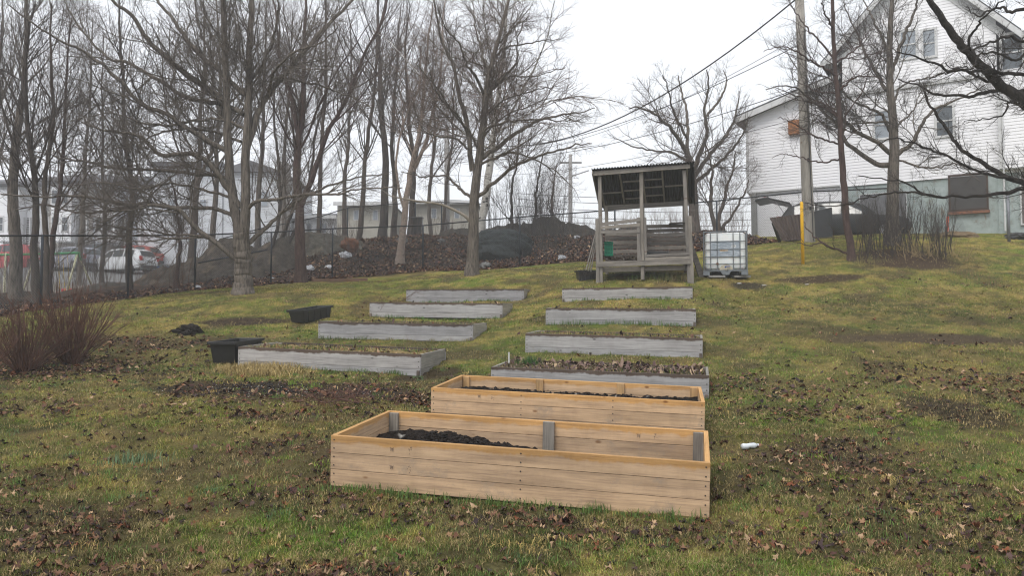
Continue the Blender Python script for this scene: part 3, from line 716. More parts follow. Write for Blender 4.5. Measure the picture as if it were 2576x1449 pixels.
# ------------------------------------------------------------------ black planters and tubs
m_black = simple('black_plastic', (.012, .012, .013), .38, (.02, .02, .02), 9, bmp=.1, spec=.5)
def tub(name, label, cat, loc, L, Wd, Hh, rz, tilt=(0, 0), soil=True, slots=True):
    root = thing(name, label, cat, loc, rot=(tilt[0], tilt[1], rz)); t = .008; fl = .88
    m = MB()
    def ring(l, w, z): return [(-l / 2, -w / 2, z), (l / 2, -w / 2, z), (l / 2, w / 2, z), (-l / 2, w / 2, z)]
    rs = [ring(L * fl, Wd * fl, 0), ring(L, Wd, Hh), ring(L + .05, Wd + .05, Hh), ring(L + .05, Wd + .05, Hh - .035), ring(L + .03, Wd + .03, Hh - .035), ]
    inner = [ring(L - 2 * t, Wd - 2 * t, Hh + .001), ring(L * fl - 2 * t, Wd * fl - 2 * t, t)]
    vs = rs[0] + rs[1] + inner[0] + inner[1]
    fs = [(3, 2, 1, 0)] + [(i, (i + 1) % 4, 4 + (i + 1) % 4, 4 + i) for i in range(4)] + [(4 + i, 4 + (i + 1) % 4, 8 + (i + 1) % 4, 8 + i) for i in range(4)] + [(8 + i, 8 + (i + 1) % 4, 12 + (i + 1) % 4, 12 + i) for i in range(4)] + [(12, 13, 14, 15)]
    m.add(vs, fs); m.build('shell', m_black, root, .004)
    m = MB()
    for s in (-1, 1):
        m.box((0, s * (Wd / 2 + .015), Hh - .02), (L + .07, .025, .045)); m.box((s * (L / 2 + .02), 0, Hh - .0205), (.025, Wd + .004, .0455))
    m.build('rim', m_black, root, .004)
    m = MB()
    for k in (-1.5, -.5, .5, 1.5):
        for s in (-1, 1): m.box((k * L * .22, s * Wd * .475, Hh * .5), (.02, .02, Hh * .85))
    m.build('rib', m_black, root)
    if soil:
        u = np.linspace(-L * .47, L * .47, 26); v = np.linspace(-Wd * .46, Wd * .46, 14); U, Vv = np.meshgrid(u, v); zz = Hh * .8 + (fbm(U * 9 + L, Vv * 9, 5) - .5) * .08
        id_ = np.arange(U.size).reshape(U.shape); Fq = np.stack([id_[:-1, :-1], id_[:-1, 1:], id_[1:, 1:], id_[1:, :-1]], -1).reshape(-1, 4)
        tag(link_mesh('soil', np.stack([U.ravel(), Vv.ravel(), zz.ravel()], 1), Fq, m_soil, root), kind='stuff')
    return root
tp = hit(746, 816); tp = tp + np.array((.5 * math.cos(1.15), .5 * math.sin(1.15) - .35, 0)); r1 = tub('planter', 'long black plastic planter alone on the upper lawn, soil and weeds inside', 'planter', (tp[0], tp[1] + .35, G(tp[0], tp[1] + .35) - .03), 1.0, .42, .29, 1.15, (0, -.12))
p = hit(583, 913); l4 = BEDS[6]['l']; r2 = tub('planter', 'black plastic planter tucked against the bottom left grey bed', 'planter', (l4[0] - .20, l4[1] + .52, G(l4[0] - .3, l4[1] + .5) - .0), .95, .46, .36, 1.40, (0, -.05))
p = hit(1472, 706); r3 = tub('tub', 'small black plastic tub with dead stems beside the left post of the shed', 'tub', (p[0] + .05, p[1] + .2, p[2] - .02), .5, .36, .3, .15)
sets = []
for rt, L_, c0 in ((r1, .8, (.12, .16, .04)), (r2, .7, (.1, .2, .04))):
    for k in range(7):
        a = rt.matrix_basis @ Vector((rng.uniform(-.4, .4) * L_, rng.uniform(-.15, .15), .22)); sets.append(tuft(a.x, a.y, .1, .1, 22, .06, c0, 900 + k, w=.006, zf=lambda q, w_, z=a.z: np.full(len(q), z)))
o = link_sets('planter_weeds', sets, m_grass); tag(o, 'small green weeds sprouting in the black planters', 'weeds', kind='stuff')

# ------------------------------------------------------------------ the open shed
sl, sr = P(1505, 710, 20.2), P(1733, 700, 19.66)
SROT = -math.atan2(20.2 - 19.66, float(sr[0] - sl[0]))
SX = Vector(((sr - sl)[0], 0, 0)); SW = math.hypot(float(sr[0] - sl[0]), .54); gz = float(sl[2])
shed = thing('garden_shed', 'open weathered wooden shed with a black corrugated roof at the top of the slope', 'shed', (sl[0], 20.2, gz), rotz=SROT)
Dp = 1.25
def sbm(name, a, b, w, h, mat=None, bevel=.004, label=None):
    m = MB(); av, bv = Vector(a), Vector(b); d = bv - av; L = d.length
    x = d.normalized(); up = Vector((0, 0, 1)) if abs(x.z) < .8 else Vector((0, 1, 0)); y = up.cross(x).normalized(); z = x.cross(y)
    o = box_obj(name, (L, w, h), mat or m_shed, shed, (av + bv) / 2, Matrix((x, y, z)).transposed(), bevel)
    return o
HL, HR = 2.91, 2.97
# posts (lower doubled post + upper post)
for nm, x, h0, hh in (('left', 0.03, 0, HL - .12), ('mid', SW * .475, .15, HL), ('right', SW - .04, .05, HR - .12)):
    lean = {'left': -.03, 'mid': -.02, 'right': -.10}[nm]
    sbm('post', (x + .05, .02, h0 - .1), (x + .05 + lean, .02, hh), .09, .10)
    sbm('post', (x - .035 if nm != 'right' else x + .125, -.015, -.1 if nm != 'mid' else .52), (x - .035 + lean * .5 if nm != 'right' else x + .125 + lean * .5, -.015, 1.66), .09, .09)
    if nm == 'mid': sbm('post', (x + .135, -.012, .52), (x + .125, -.012, 1.66), .06, .09)
for x, hh in ((.1, 2.2), (SW * .475, 2.22), (SW - .1, 2.26)):
    sbm('post', (x, Dp, -.1), (x - .02, Dp, hh), .09, .09)
# floor frame
sbm('floor_beam', (-.02, -.065, .46), (SW + .05, -.065, .50), .045, .14)
sbm('floor_beam', (.1, .12, .33), (SW - .1, .12, .36), .04, .13)
sbm('floor_beam', (0, Dp, .4), (SW, Dp, .42), .04, .12)
for k in range(9):
    y = .1 + k * (Dp - .1) / 8.5; box_obj('floor_board', (SW - .02, .12, .022), m_shed_dk, shed, (SW / 2, y, .545), Matrix.Identity(3), .002)
# header beams
sbm('header', (-.10, -.10, HL - .06), (SW + .06, -.10, HR - .03), .045, .12)
sbm('header', (0, Dp + .02, 2.14), (SW, Dp + .02, 2.19), .045, .13)
# rails of the front
zr = [(1.51, 1.60), (1.42, 1.47), (1.31, 1.30)]
xm = SW * .475
for a, b_ in zr: sbm('rail', (.08, -.06, a), (xm, -.06, b_), .025, .085)
for a, b_ in ((.66, .72), (.575, .62)): sbm('rail', (xm + .12, -.06, a), (SW + .02, -.06, b_ - .02), .025, .07)
# back wall boards
rb = random.Random(4)
for k in range(8):
    z = .66 + k * .122
    if z < 1.5: sbm('back_board', (.06, Dp - .06, z + rb.uniform(-.01, .01)), (xm, Dp - .06, z + rb.uniform(-.01, .01)), .02, .098, m_shed_dk if k % 2 else m_shed)
for k in range(9):
    z = .62 + k * .119; sbm('back_board', (xm + .03, Dp - .06, z + rb.uniform(-.008, .008)), (SW - .02, Dp - .06, z + rb.uniform(-.01, .012)), .02, .1, m_shed_dk if k % 3 else m_shed)
for k in range(8):   # middle partition boards
    z = .66 + k * .118; sbm('partition_board', (xm + .06, .06, z), (xm + .06, Dp - .08, z), .02, .095, m_shed)
for s in (SW + .02,):
    for k in range(4): z = .7 + k * .2; sbm('side_board', (s - .04, .1, z), (s - .04, Dp - .05, z), .02, .11, m_shed)
# roof: rafters, purlins, corrugated sheet
ra = Vector((0, -.16, 0)); 
def roofz(x, y): return (HL + .02) + (HR - HL) * (x + .1) / (SW + .16) - (y + .16) * .46
for x in (.02, SW * .25, SW * .475 + .06, SW * .72, SW - .02):
    sbm('rafter', (x, -.12, roofz(x, -.12) - .06), (x, Dp + .12, roofz(x, Dp + .12) - .06), .04, .085, m_shed)
for (x0, x1, yy) in ((-.02, SW * .25, .75), (SW * .27, xm, .32), (SW * .27, xm + .02, .7), (SW * .27, xm, 1.05), (xm + .09, SW * .72, .3), (xm + .09, SW * .72, .62), (xm + .09, SW * .72, .98), (SW * .74, SW, .62)):
    sbm('purlin', (x0, yy, roofz(x0, yy) - .055), (x1, yy, roofz(x1, yy) - .055), .085, .03, m_shed)
m_roof = simple('black_corrugated_sheet', (.022, .022, .023), .6, (.012, .012, .012), 5, bmp=.2)
nxr, per = 330, .076
xs = np.linspace(-.14, SW + .16, nxr); ys = np.linspace(-.2, Dp + .28, 6)
U, Vv = np.meshgrid(xs, ys); zz = np.vectorize(roofz)(U, Vv) + np.sin(U * 2 * math.pi / per) * .016 + .012
top = np.stack([U, Vv, zz], -1).reshape(-1, 3); bot = top - np.array([0, 0, .004]); id_ = np.arange(U.size).reshape(U.shape)
Fq = np.stack([id_[:-1, :-1], id_[:-1, 1:], id_[1:, 1:], id_[1:, :-1]], -1).reshape(-1, 4)
e1 = np.stack([id_[0, :-1], id_[0, 1:], id_[0, 1:] + U.size, id_[0, :-1] + U.size], -1); e2 = np.stack([id_[-1, :-1], id_[-1, 1:], id_[-1, 1:] + U.size, id_[-1, :-1] + U.size], -1)
link_mesh('roof', np.concatenate([top, bot]), np.concatenate([Fq, Fq[:, ::-1] + U.size, e1, e2]), m_roof, shed, smooth=False)
sbm('bargeboard', (SW + .15, -.16, roofz(SW + .15, -.16) - .05), (SW + .15, Dp + .2, roofz(SW, Dp + .2) - .05), .03, .10, m_roof)
sbm('bargeboard', (-.12, -.16, roofz(-.12, -.16) - .05), (-.12, Dp + .2, roofz(-.12, Dp + .2) - .05), .03, .10, m_shed)
sbm('shelf_plank', (SW * .78, Dp - .2, 1.62), (SW + .04, Dp - .05, 1.66), .2, .03, m_shed_dk)
def SP(x, y, z): return Vector((sl[0] + x * math.cos(SROT) - y * math.sin(SROT), 20.2 + x * math.sin(SROT) + y * math.cos(SROT), gz + z))
# things in and by the shed
m_greenp = simple('green_plastic', (.0, .20, .11), .45, (.0, .15, .08), 8, bmp=.1)
cr = thing('crate', 'bright green plastic crate standing on end in the left bay of the shed', 'crate', SP(.24, .32, .70), rotz=SROT + .12)
m = MB(); m.box((0, .05, .19), (.22, .02, .38)); m.box((-.105, -.05, .19), (.012, .2, .38)); m.box((.105, -.05, .19), (.012, .2, .38)); m.box((0, -.05, .006), (.2, .2, .012)); m.box((0, -.05, .375), (.2, .2, .012))
m.box((0, -.052, .19), (.198, .012, .37)); m.build('shell', m_greenp, cr, .003)
m = MB()
for z in (.03, .13, .24, .34): m.box((0, -.152, z), (.235, .015, .02)); m.box((.115, -.05, z), (.014, .2, .02))
for x in (-.09, -.02, .05, .1): m.box((x, -.1535, .19), (.014, .012, .38))
m.build('rib', m_greenp, cr)
tb = tub('tub', 'black plastic tub lying inside the right bay of the shed', 'tub', SP(xm + .42, .55, .56), .48, .34, .24, SROT, (.0, 0), soil=False)
# wood scraps / leaves in left bay
pp = [(*SP(rng.uniform(.15, xm - .05), rng.uniform(.15, 1.1), .57 + rng.random() * .13), rng.uniform(.02, .045)) for _ in range(260)]
o = blobs('firewood_debris', pp, simple('debris_brown', (.11, .08, .06), .9, (.03, .025, .02), 30, bmp=1), 31, 1, (1.3, .6, .5)); tag(o, 'brown debris heaped on the floor of the left shed bay', 'debris', kind='stuff')
# broken plank leaning between shed and tank
m = MB(); a = P(1768, 700, 20.3); bq = P(1736, 588, 20.7); m.prism([Vector((-.085, 0, 0)), Vector((.085, 0, 0)), Vector((.06, 0, 1.0)), Vector((.03, 0, 1.17)), Vector((-.03, 0, 1.2)), Vector((-.06, 0, 1.05))], (0, .05, 0))
o = m.build('plank', m_shed_dk, None, .004); o.location = a + np.array((0, 0, -.02)); o.rotation_euler = (-.16, -.27, .2); tag(o, 'dark rotten plank leaning between the shed and the white tank', 'plank')
for k, (px0, px1, lab) in enumerate(((1474, 1497, 'thin grey batten leaning on the shed behind the small tub, leftmost of three'), (1480, 1499, 'thin grey batten leaning on the shed behind the small tub, middle of three'), (1486, 1501, 'thin grey batten leaning on the shed behind the small tub, rightmost of three'))):
    m = MB(); m.beam(P(px0, 680 + k * 2, 20.35 + k * .03), P(px1, 592 + k * 3, 20.7 + k * .03), .03, .02); o = m.build('batten', m_shed, None, .002); tag(o, lab, 'batten', 'battens leaning on the shed')
# dead stems in the tub
# ------------------------------------------------------------------ caged white water tank
tc_ = P(1825, 699, 20.5); tcz = G(tc_[0], 20.6)
tank = thing('water_tank', 'white plastic water tank in a galvanised cage on the lawn right of the shed', 'tank', (tc_[0], 20.55, tc_[2] - .0), rotz=-.24)
def rounded_box(lx, ly, z0, z1, r, mat, name, parent):
    m = MB(); m.box((0, 0, (z0 + z1) / 2), (lx, ly, z1 - z0)); o = m.build(name, mat, parent, 0); md = o.modifiers.new('b', 'BEVEL'); md.width = r; md.segments = 6
    for p_ in o.data.polygons: p_.use_smooth = True
    return o
m_tank, nt_, b_ = new_mat('translucent_white_plastic'); v_ = mapping(nt_, 'Object'); n_ = noise_node(nt_, 3, v_, 5); r_t = ramp(nt_, n_.outputs[0], [(.3, (.60, .62, .60)), (.7, (.74, .76, .76))])
nt_.links.new(r_t.outputs[0], b_.inputs['Base Color']); b_.inputs['Roughness'].default_value = .35; b_.inputs['Subsurface Weight'].default_value = .1
m_galv = simple('galvanised_steel', (.22, .24, .25), .45, (.14, .15, .16), 12, metal=.7, bmp=.1)
TW = 1.08
rounded_box(TW - .06, .94, .19, 1.16, .09, m_tank, 'tank_body', tank)
m = MB(); x0, x1 = -TW / 2, TW / 2; y0, y1 = -.5, .5
zs = [.17, .34, .53, .72, .93, 1.18]
for z in zs:
    r_ = .016 if z in (zs[0], zs[-1]) else .011
    m.tube([(x0, y0, z), (x1, y0, z), (x1, y1, z), (x0, y1, z), (x0, y0, z)], r_, 6)
for x in (x0, x0 + .17, x0 + .34, x1 - .34, x1 - .17, x1):
    for y in (y0 + .002, y1 - .002): m.tube([(x, y, .16), (x, y, 1.18)], .012 if abs(x) < .5 else .016, 6)
for y in (-.3, -.1, .1, .3):
    for x in (x0 + .002, x1 - .002): m.tube([(x, y, .16), (x, y, 1.18)], .011, 6)
m.build('cage', m_galv, tank)
m_plate, ntp, bp_ = new_mat('scuffed_metal_plate'); vp = mapping(ntp, 'Object', (3, 3, 14)); npz = noise_node(ntp, 2.2, vp, 8, .75); rp = ramp(ntp, npz.outputs[0], [(.3, (.13, .16, .19)), (.5, (.26, .30, .34)), (.68, (.55, .58, .60))]); ntp.links.new(rp.outputs[0], bp_.inputs['Base Color']); bp_.inputs['Roughness'].default_value = .45; bp_.inputs['Metallic'].default_value = .3
m = MB(); m.box((0, y0 + .012, .735), (TW - .34, .006, .40)); m.build('sign_plate', m_plate, tank)
m = MB(); m.box((-.03, y0 + .006, .70), (.2, .003, .05)); m.box((.045, y0 + .0055, .715), (.07, .003, .035)); m.build('torn_sticker', simple('torn_paper', (.62, .55, .42), .8, (.3, .14, .05), 25), tank)
m = MB(); m.box((.215, y0 + .006, .80), (.11, .003, .055)); lab_ = m.build('number_label', simple('white_label', (.75, .76, .75), .6, bmp=0), tank)
fc = bpy.data.curves.new('number', 'FONT'); fc.body = '17.91'; fc.size = .045; fc.align_x = 'CENTER'; fc.align_y = 'CENTER'; fc.extrude = .0005; fc.offset = .001
fo = bpy.data.objects.new('label_text', fc); COL.objects.link(fo); fo.parent = lab_; fo.location = (.215, y0 + .0035, .80); fo.rotation_euler = (math.pi / 2, 0, 0); me_t = bpy.data.meshes.new_from_object(fo.evaluated_get(bpy.context.evaluated_depsgraph_get())); bpy.data.objects.remove(fo); fo = bpy.data.objects.new('label_text', me_t); COL.objects.link(fo); fo.parent = lab_; fo.location = (.215, y0 + .0035, .80); fo.rotation_euler = (math.pi / 2, 0, 0); me_t.materials.clear(); me_t.materials.append(simple('black_print', (.02, .02, .03), .6, bmp=0))
m_stain = simple('yellowed_plastic', (.50, .46, .36), .55, (.36, .32, .24), 8)
m = MB(); arc = [(.02 + .17 * math.cos(a), y0 + .01, .17 + .17 * math.sin(a) * .95) for a in np.linspace(0, math.pi, 14)]; m.prism(arc, (0, .05, 0)); m.build('valve_recess', m_stain, tank)
m = MB(); m.tube([(.02, y0 + .01, .215), (.02, y0 - .06, .2)], [.035, .03], 12); m.build('valve_spout', m_stain, tank, 0)
m = MB(); m.box((.05, y0 - .03, .27), (.13, .02, .02)); m.box((.0, y0 - .03, .255), (.035, .025, .045)); m.build('valve_handle', simple('blue_plastic', (.03, .08, .3), .4, bmp=0), tank, .003)
m = MB()
for s in (-1, 1):
    m.box((s * (TW / 2 - .06), 0, .085), (.14, 1.0, .09)); m.box((s * (TW / 2 - .06), -.49, .10), (.17, .03, .12))
m.prism([(-.13, y0 - .01, .155), (.15, y0 - .01, .155), (.09, y0 - .01, .05), (-.06, y0 - .01, .05)], (0, .1, 0))
m.box((0, y0 + .02, .155), (TW, .05, .03)); m.box((0, y1 - .02, .1), (TW, .05, .12)); m.build('pallet_base', m_galv, tank, .004)
m = MB(); m.box((0, .06, .1), (.7, .8, .1)); m.build('pallet_shade_block', simple('dark_void', (.01, .01, .01), .9, bmp=0), tank)  # black block standing in for the shade in the pallet gap
for s, lb in ((-1, 'grey concrete slab under the left side of the water tank'), (1, 'grey concrete slab under the right side of the water tank')):
    m = MB(); m.box((s * .33, -.28, .015), (.42, .3, .05)); o = m.build('concrete_slab', simple('concrete_slab', (.3, .29, .27), .9, (.2, .19, .18), 15), None, .004); o.location = (tc_[0], 20.5, tc_[2] - .0); tag(o, lb, 'slab', 'slabs under the water tank')
m = MB(); m.tube([(-.2, y0 - .0, .345), (-.2, y0 - .02, .35)], [.035, .03], 7); m.build('rust_patch', simple('rust_clip', (.12, .06, .04), .9), tank)

# ------------------------------------------------------------------ yellow marker post
p = P(2020, 663, 22); m = MB(); m.tube([(0, 0, -.1), (-.01, 0, 1.75), (-.012, 0, 1.78)], [.045, .045, .03], 14)
o = m.build('marker_post', simple('yellow_pvc', (.75, .43, .015), .45, (.68, .38, .012), 5, bmp=.05), None, 0, True); o.location = p; tag(o, 'tall bright yellow pipe post standing alone on the lawn before the white building', 'post')
# plastic bottle on the lawn
p = hit(1885, 1131); bt = thing('plastic_bottle', 'crushed clear plastic bottle lying among leaves right of the front bed', 'bottle', (p[0], p[1], p[2] + .035), rot=(0, math.pi / 2 - .05, .25))
m_clear = simple('clear_plastic', (.62, .66, .68), .15, bmp=.3, spec=.8); m = MB(); m.tube([(0, 0, -.085), (0, 0, -.07), (.004, 0, -.03), (-.004, 0, 0), (.003, 0, .05), (0, 0, .07), (0, 0, .09)], [.024, .031, .029, .024, .031, .024, .012], 12); m.build('bottle_body', m_clear, bt, 0, True)
m = MB(); m.tube([(0, 0, .09), (0, 0, .104)], .014, 10); m.build('cap', simple('cap_white', (.7, .7, .72), .4, bmp=0), bt)
# small stones / chips on the upper lawn
for k, (px, py, lab) in enumerate(((1860, 715, 'pale flat stone chip on the grass below the water tank, left of two'), (1922, 719, 'pale flat stone chip on the grass right below the water tank'), (2030, 717, 'pale flat stone chip on the grass below the yellow post'))):
    p = hit(px, py); V, Fq = blob(.06, 40 + k, 2, (1, .6, .35)); o = link_mesh('stone', V + p + np.array((0, 0, .015)), Fq, simple('pale_stone', (.45, .43, .40), .8)); tag(o, lab, 'stone', 'stone chips on the lawn')
# ------------------------------------------------------------------ bark and twigs
def bark(name, c, c2, sc=14, stretch=(1, 1, .22), rough=.9, extra=None):
    m, nt, b = new_mat(name); v = mapping(nt, 'Object', stretch); n = noise_node(nt, sc, v, 8, .7)
    r = ramp(nt, n.outputs[0], [(.35, c2), (.62, c)]); out = r.outputs[0]
    if extra:
        n2 = noise_node(nt, extra[1], mapping(nt, 'Object', extra[3]), 4, .6); r2 = ramp(nt, n2.outputs[0], [(extra[2], (0, 0, 0)), (extra[2] + .04, (1, 1, 1))])
        mx = nt.nodes.new('ShaderNodeMix'); mx.data_type = 'RGBA'; mx.inputs[7].default_value = (*extra[0], 1); nt.links.new(r2.outputs[0], mx.inputs[0]); nt.links.new(out, mx.inputs[6]); out = mx.outputs[2]
    nt.links.new(out, b.inputs['Base Color']); b.inputs['Roughness'].default_value = rough; b.inputs['Specular IOR Level'].default_value = .2
    bump(nt, b, n.outputs[0], 1, .02); return m
B_GREY = bark('grey_brown_bark', (.17, .145, .12), (.035, .029, .025), 22, (1, 1, .13))
B_DARK = bark('dark_bark', (.085, .07, .06), (.022, .018, .016), 20, (1, 1, .13))
B_RED = bark('reddish_bark', (.09, .058, .05), (.035, .022, .02), 14)
B_BROWN = bark('brown_bark', (.12, .095, .078), (.045, .036, .03), 14)
B_BIRCH = bark('white_birch_bark', (.55, .53, .49), (.36, .34, .31), 10, (1, 1, 1.5), extra=((.03, .027, .025), 3.2, .56, (1, 1, 2.2)))
B_PINK = bark('pinkish_birch_bark', (.34, .27, .225), (.19, .15, .125), 10, (1, 1, 1.5), extra=((.05, .04, .035), 5, .64, (1, 1, 2)))
B_LICH = bark('wet_black_bark', (.045, .038, .032), (.016, .014, .013), 18, extra=((.22, .23, .20), 30, .66, (1, 1, 1)))
T_BROWN = simple('brown_twigs', (.115, .085, .068), .8, (.07, .052, .043), 3, bmp=0)
T_GREY = simple('grey_twigs', (.15, .125, .105), .8, (.085, .07, .06), 3, bmp=0)
T_DARK = simple('dark_twigs', (.055, .044, .038), .8, (.03, .025, .022), 3, bmp=0)
T_RED = simple('red_brown_twigs', (.15, .075, .05), .8, (.05, .026, .02), 4, bmp=0)
T_PINK = simple('pinkish_twigs', (.17, .11, .085), .8, (.10, .07, .055), 3, bmp=0)

def resample(pts, rad, n):
    pts = np.asarray(pts, float); rad = np.asarray(rad, float); d = np.concatenate([[0], np.cumsum(np.linalg.norm(np.diff(pts, axis=0), axis=1))]); d /= d[-1]
    # smooth with Catmull-Rom
    t = np.linspace(0, 1, n); out = np.empty((n, 3)); m = len(pts)
    seg = np.clip(np.searchsorted(d, t, side='right') - 1, 0, m - 2); u = (t - d[seg]) / (d[seg + 1] - d[seg] + 1e-9)
    p0 = pts[np.maximum(seg - 1, 0)]; p1 = pts[seg]; p2 = pts[seg + 1]; p3 = pts[np.minimum(seg + 2, m - 1)]; u = u[:, None]
    out = .5 * (2 * p1 + (p2 - p0) * u + (2 * p0 - 5 * p1 + 4 * p2 - p3) * u ** 2 + (3 * p1 - p0 - 3 * p2 + p3) * u ** 3)
    return out, np.interp(t, d, rad)

def spawn(Pn, Rn, r, n_child, t0, t1, ang, angsd, lenf, rratio, n, up, wob, weight_len=True, rmin=.0016, tip=.35, flat=0.0, droop=0.0, curve=0.0):
    """children on a batch of parents. lenf(parent_len, t) -> length"""
    N, m, _ = Pn.shape
    L = np.linalg.norm(np.diff(Pn, axis=1), axis=2).sum(1)
    w = L / L.sum() if weight_len else np.full(N, 1 / N)
    par = r.choice(N, n_child, p=w); t = t0 + (t1 - t0) * r.random(n_child)
    f = t * (m - 1); i = np.minimum(f.astype(int), m - 2); u = (f - i)[:, None]
    p = Pn[par, i] * (1 - u) + Pn[par, i + 1] * u; T = Pn[par, i + 1] - Pn[par, i]; T /= np.linalg.norm(T, axis=1, keepdims=True) + 1e-9
    pr = Rn[par, i] * (1 - u[:, 0]) + Rn[par, i + 1] * u[:, 0]
    q = r.normal(0, 1, (n_child, 3)); q[:, 2] *= (1 - flat); q -= T * (q * T).sum(1, keepdims=True); q /= np.linalg.norm(q, axis=1, keepdims=True) + 1e-9
    a = np.radians(np.clip(r.normal(ang, angsd, n_child), 12, 110))[:, None]
    d = T * np.cos(a) + q * np.sin(a); d[:, 2] += up * .5; d /= np.linalg.norm(d, axis=1, keepdims=True)
    ln = lenf(L[par], t) * (.6 + .8 * r.random(n_child)); st = (ln / (n - 1))[:, None]
    Q = np.empty((n_child, n, 3)); Q[:, 0] = p
    bend = r.normal(0, curve, (n_child, 3))
    for k in range(1, n):
        Q[:, k] = Q[:, k - 1] + d * st
        d = d + r.normal(0, wob, d.shape) + bend; d[:, 2] += up * .18 - droop * k / n; d /= np.linalg.norm(d, axis=1, keepdims=True)
    r0 = np.clip(np.minimum(pr * rratio * (.75 + .4 * r.random(n_child)), .0085 * ln + .0016), rmin, None)
    Rr = r0[:, None] * (1 - (1 - tip) * np.linspace(0, 1, n)[None]); return Q, np.maximum(Rr, rmin * .8)

def finish_tree(name, label, parent_parts, twig_parts, bmat, tmat, group='bare trees', cat='tree'):
    """parent_parts: list of (P,R,sides) for the trunk; twig_parts for the crown"""
    o0 = parent_parts[0][0][0, 0]
    root = thing(name, label, cat, tuple(o0), group=group)
    for nm, parts, mat in (('trunk', parent_parts, bmat), ('crown', twig_parts, tmat)):
        if not parts: continue
        V, Fq = merge([tubes(Pn, Rn, k) for Pn, Rn, k in parts])
        o = link_mesh(nm, V - o0, Fq, mat, root, smooth=(nm == 'trunk'))
    return root

def rootflare(pts, rad):
    """adds a flared foot going into the ground"""
    p = np.array(pts[0]); n = [p - (0, 0, .25), p + (0, 0, .02), p + (0, 0, .3)]
    return n + [np.array(q) for q in pts[1:]], [rad[0] * 1.5, rad[0] * 1.32, rad[0] * 1.04] + list(rad[1:])

def traced_tree(name, label, trunk, limbs, D, seed, bmat, tmat, dens=1.0, twig=.0028, l1=1.0, up=.25, depth=2.2, ratio=.6, extra=None, limb_on_crown=False, gap=.15, flatn=0., droop=0., tiplen=1.0, wob=1.0):
    """trunk, limbs: lists of photograph points (x,y) with radii; spread in depth round D"""
    r = np.random.default_rng(seed); tr = []
    def world(pts, d0, dd):
        n = len(pts); return [P(px, py, d0 + dd * (k / (n - 1)) ** 1.1) for k, (px, py) in enumerate(pts)]
    tparts = []; scaf = []
    for k, (pts, r0, r1) in enumerate(trunk):
        w = world(pts, D, r.uniform(-.3, .3) * (k > 0)); rad = list(np.linspace(r0, r1, len(w)))
        if k == 0: w, rad = rootflare(w, rad)
        q, rr = resample(w, rad, 44); jj = np.cumsum(r.normal(0, .01, (41, 3)), 0); q[3:] += jj - np.linspace(0, 1, 41)[:, None] * jj[-1]; tparts.append((q[None], rr[None], 14)); scaf.append((q, rr))
    for k, (pts, r0, r1) in enumerate(limbs):
        dd = r.uniform(.3, 1) * depth * (1 if k % 2 else -1); w = world(pts, D, dd)
        q, rr = resample(w, np.linspace(r0, r1, len(w)), 44); j = r.normal(0, .018, (44, 3)); j[:3] = 0; j = (j + np.roll(j, 1, 0)) / 1.6; q = q + j
        scaf.append((q, rr)); tparts.append((q[None], rr[None], 8))
    A = np.stack([s[0] for s in scaf]); R = np.stack([s[1] for s in scaf])
    for tp_ in tparts[:len(trunk)]: tp_[1][0, -1] = .004
    tot = np.linalg.norm(np.diff(A, axis=1), axis=2).sum()
    nt_ = len(trunk); crown = []
    # first order branches: mostly from limbs, a few from the upper trunk
    Al, Rl = A[nt_:], R[nt_:]
    Ll = np.linalg.norm(np.diff(Al, axis=1), axis=2).sum()
    n1 = int(Ll * 2.7 * dens)
    c1 = spawn(Al, Rl, r, n1, gap, .98, 46, 15, lambda L, t: (.45 + .36 * L * (1 - t) ** .8) * l1, ratio, 14, up, .12 * wob, flat=flatn, droop=droop)
    t1 = spawn(A[:nt_], R[:nt_], r, int(26 * dens * nt_), .42, .99, 50, 12, lambda L, t: (.6 + .26 * L * (1.1 - t)) * l1, .38, 14, up, .11 * wob, droop=droop)
    B, BR = np.concatenate([c1[0], t1[0]]), np.concatenate([c1[1], t1[1]])
    c2 = spawn(B, BR, r, int(len(B) * 8), .12, .97, 46, 14, lambda L, t: (.2 + .42 * L * (1.05 - t)) * tiplen, .6, 8, up * .6, .15 * wob, rmin=twig * .8, flat=flatn, droop=droop)
    c3 = spawn(c2[0], c2[1], r, int(len(c2[0]) * 7 * min(dens, 1.1)), .12, .98, 44, 15, lambda L, t: (.09 + .4 * L * (1.1 - t)) * tiplen, .7, 4, up * .8, .16 * wob, rmin=twig * .7, tip=.6, droop=droop)
    tparts.append((B, BR, 6)); crown = [(c2[0], c2[1], 4), (c3[0], c3[1], 3)]
    return finish_tree(name, label, tparts, crown, bmat, tmat)

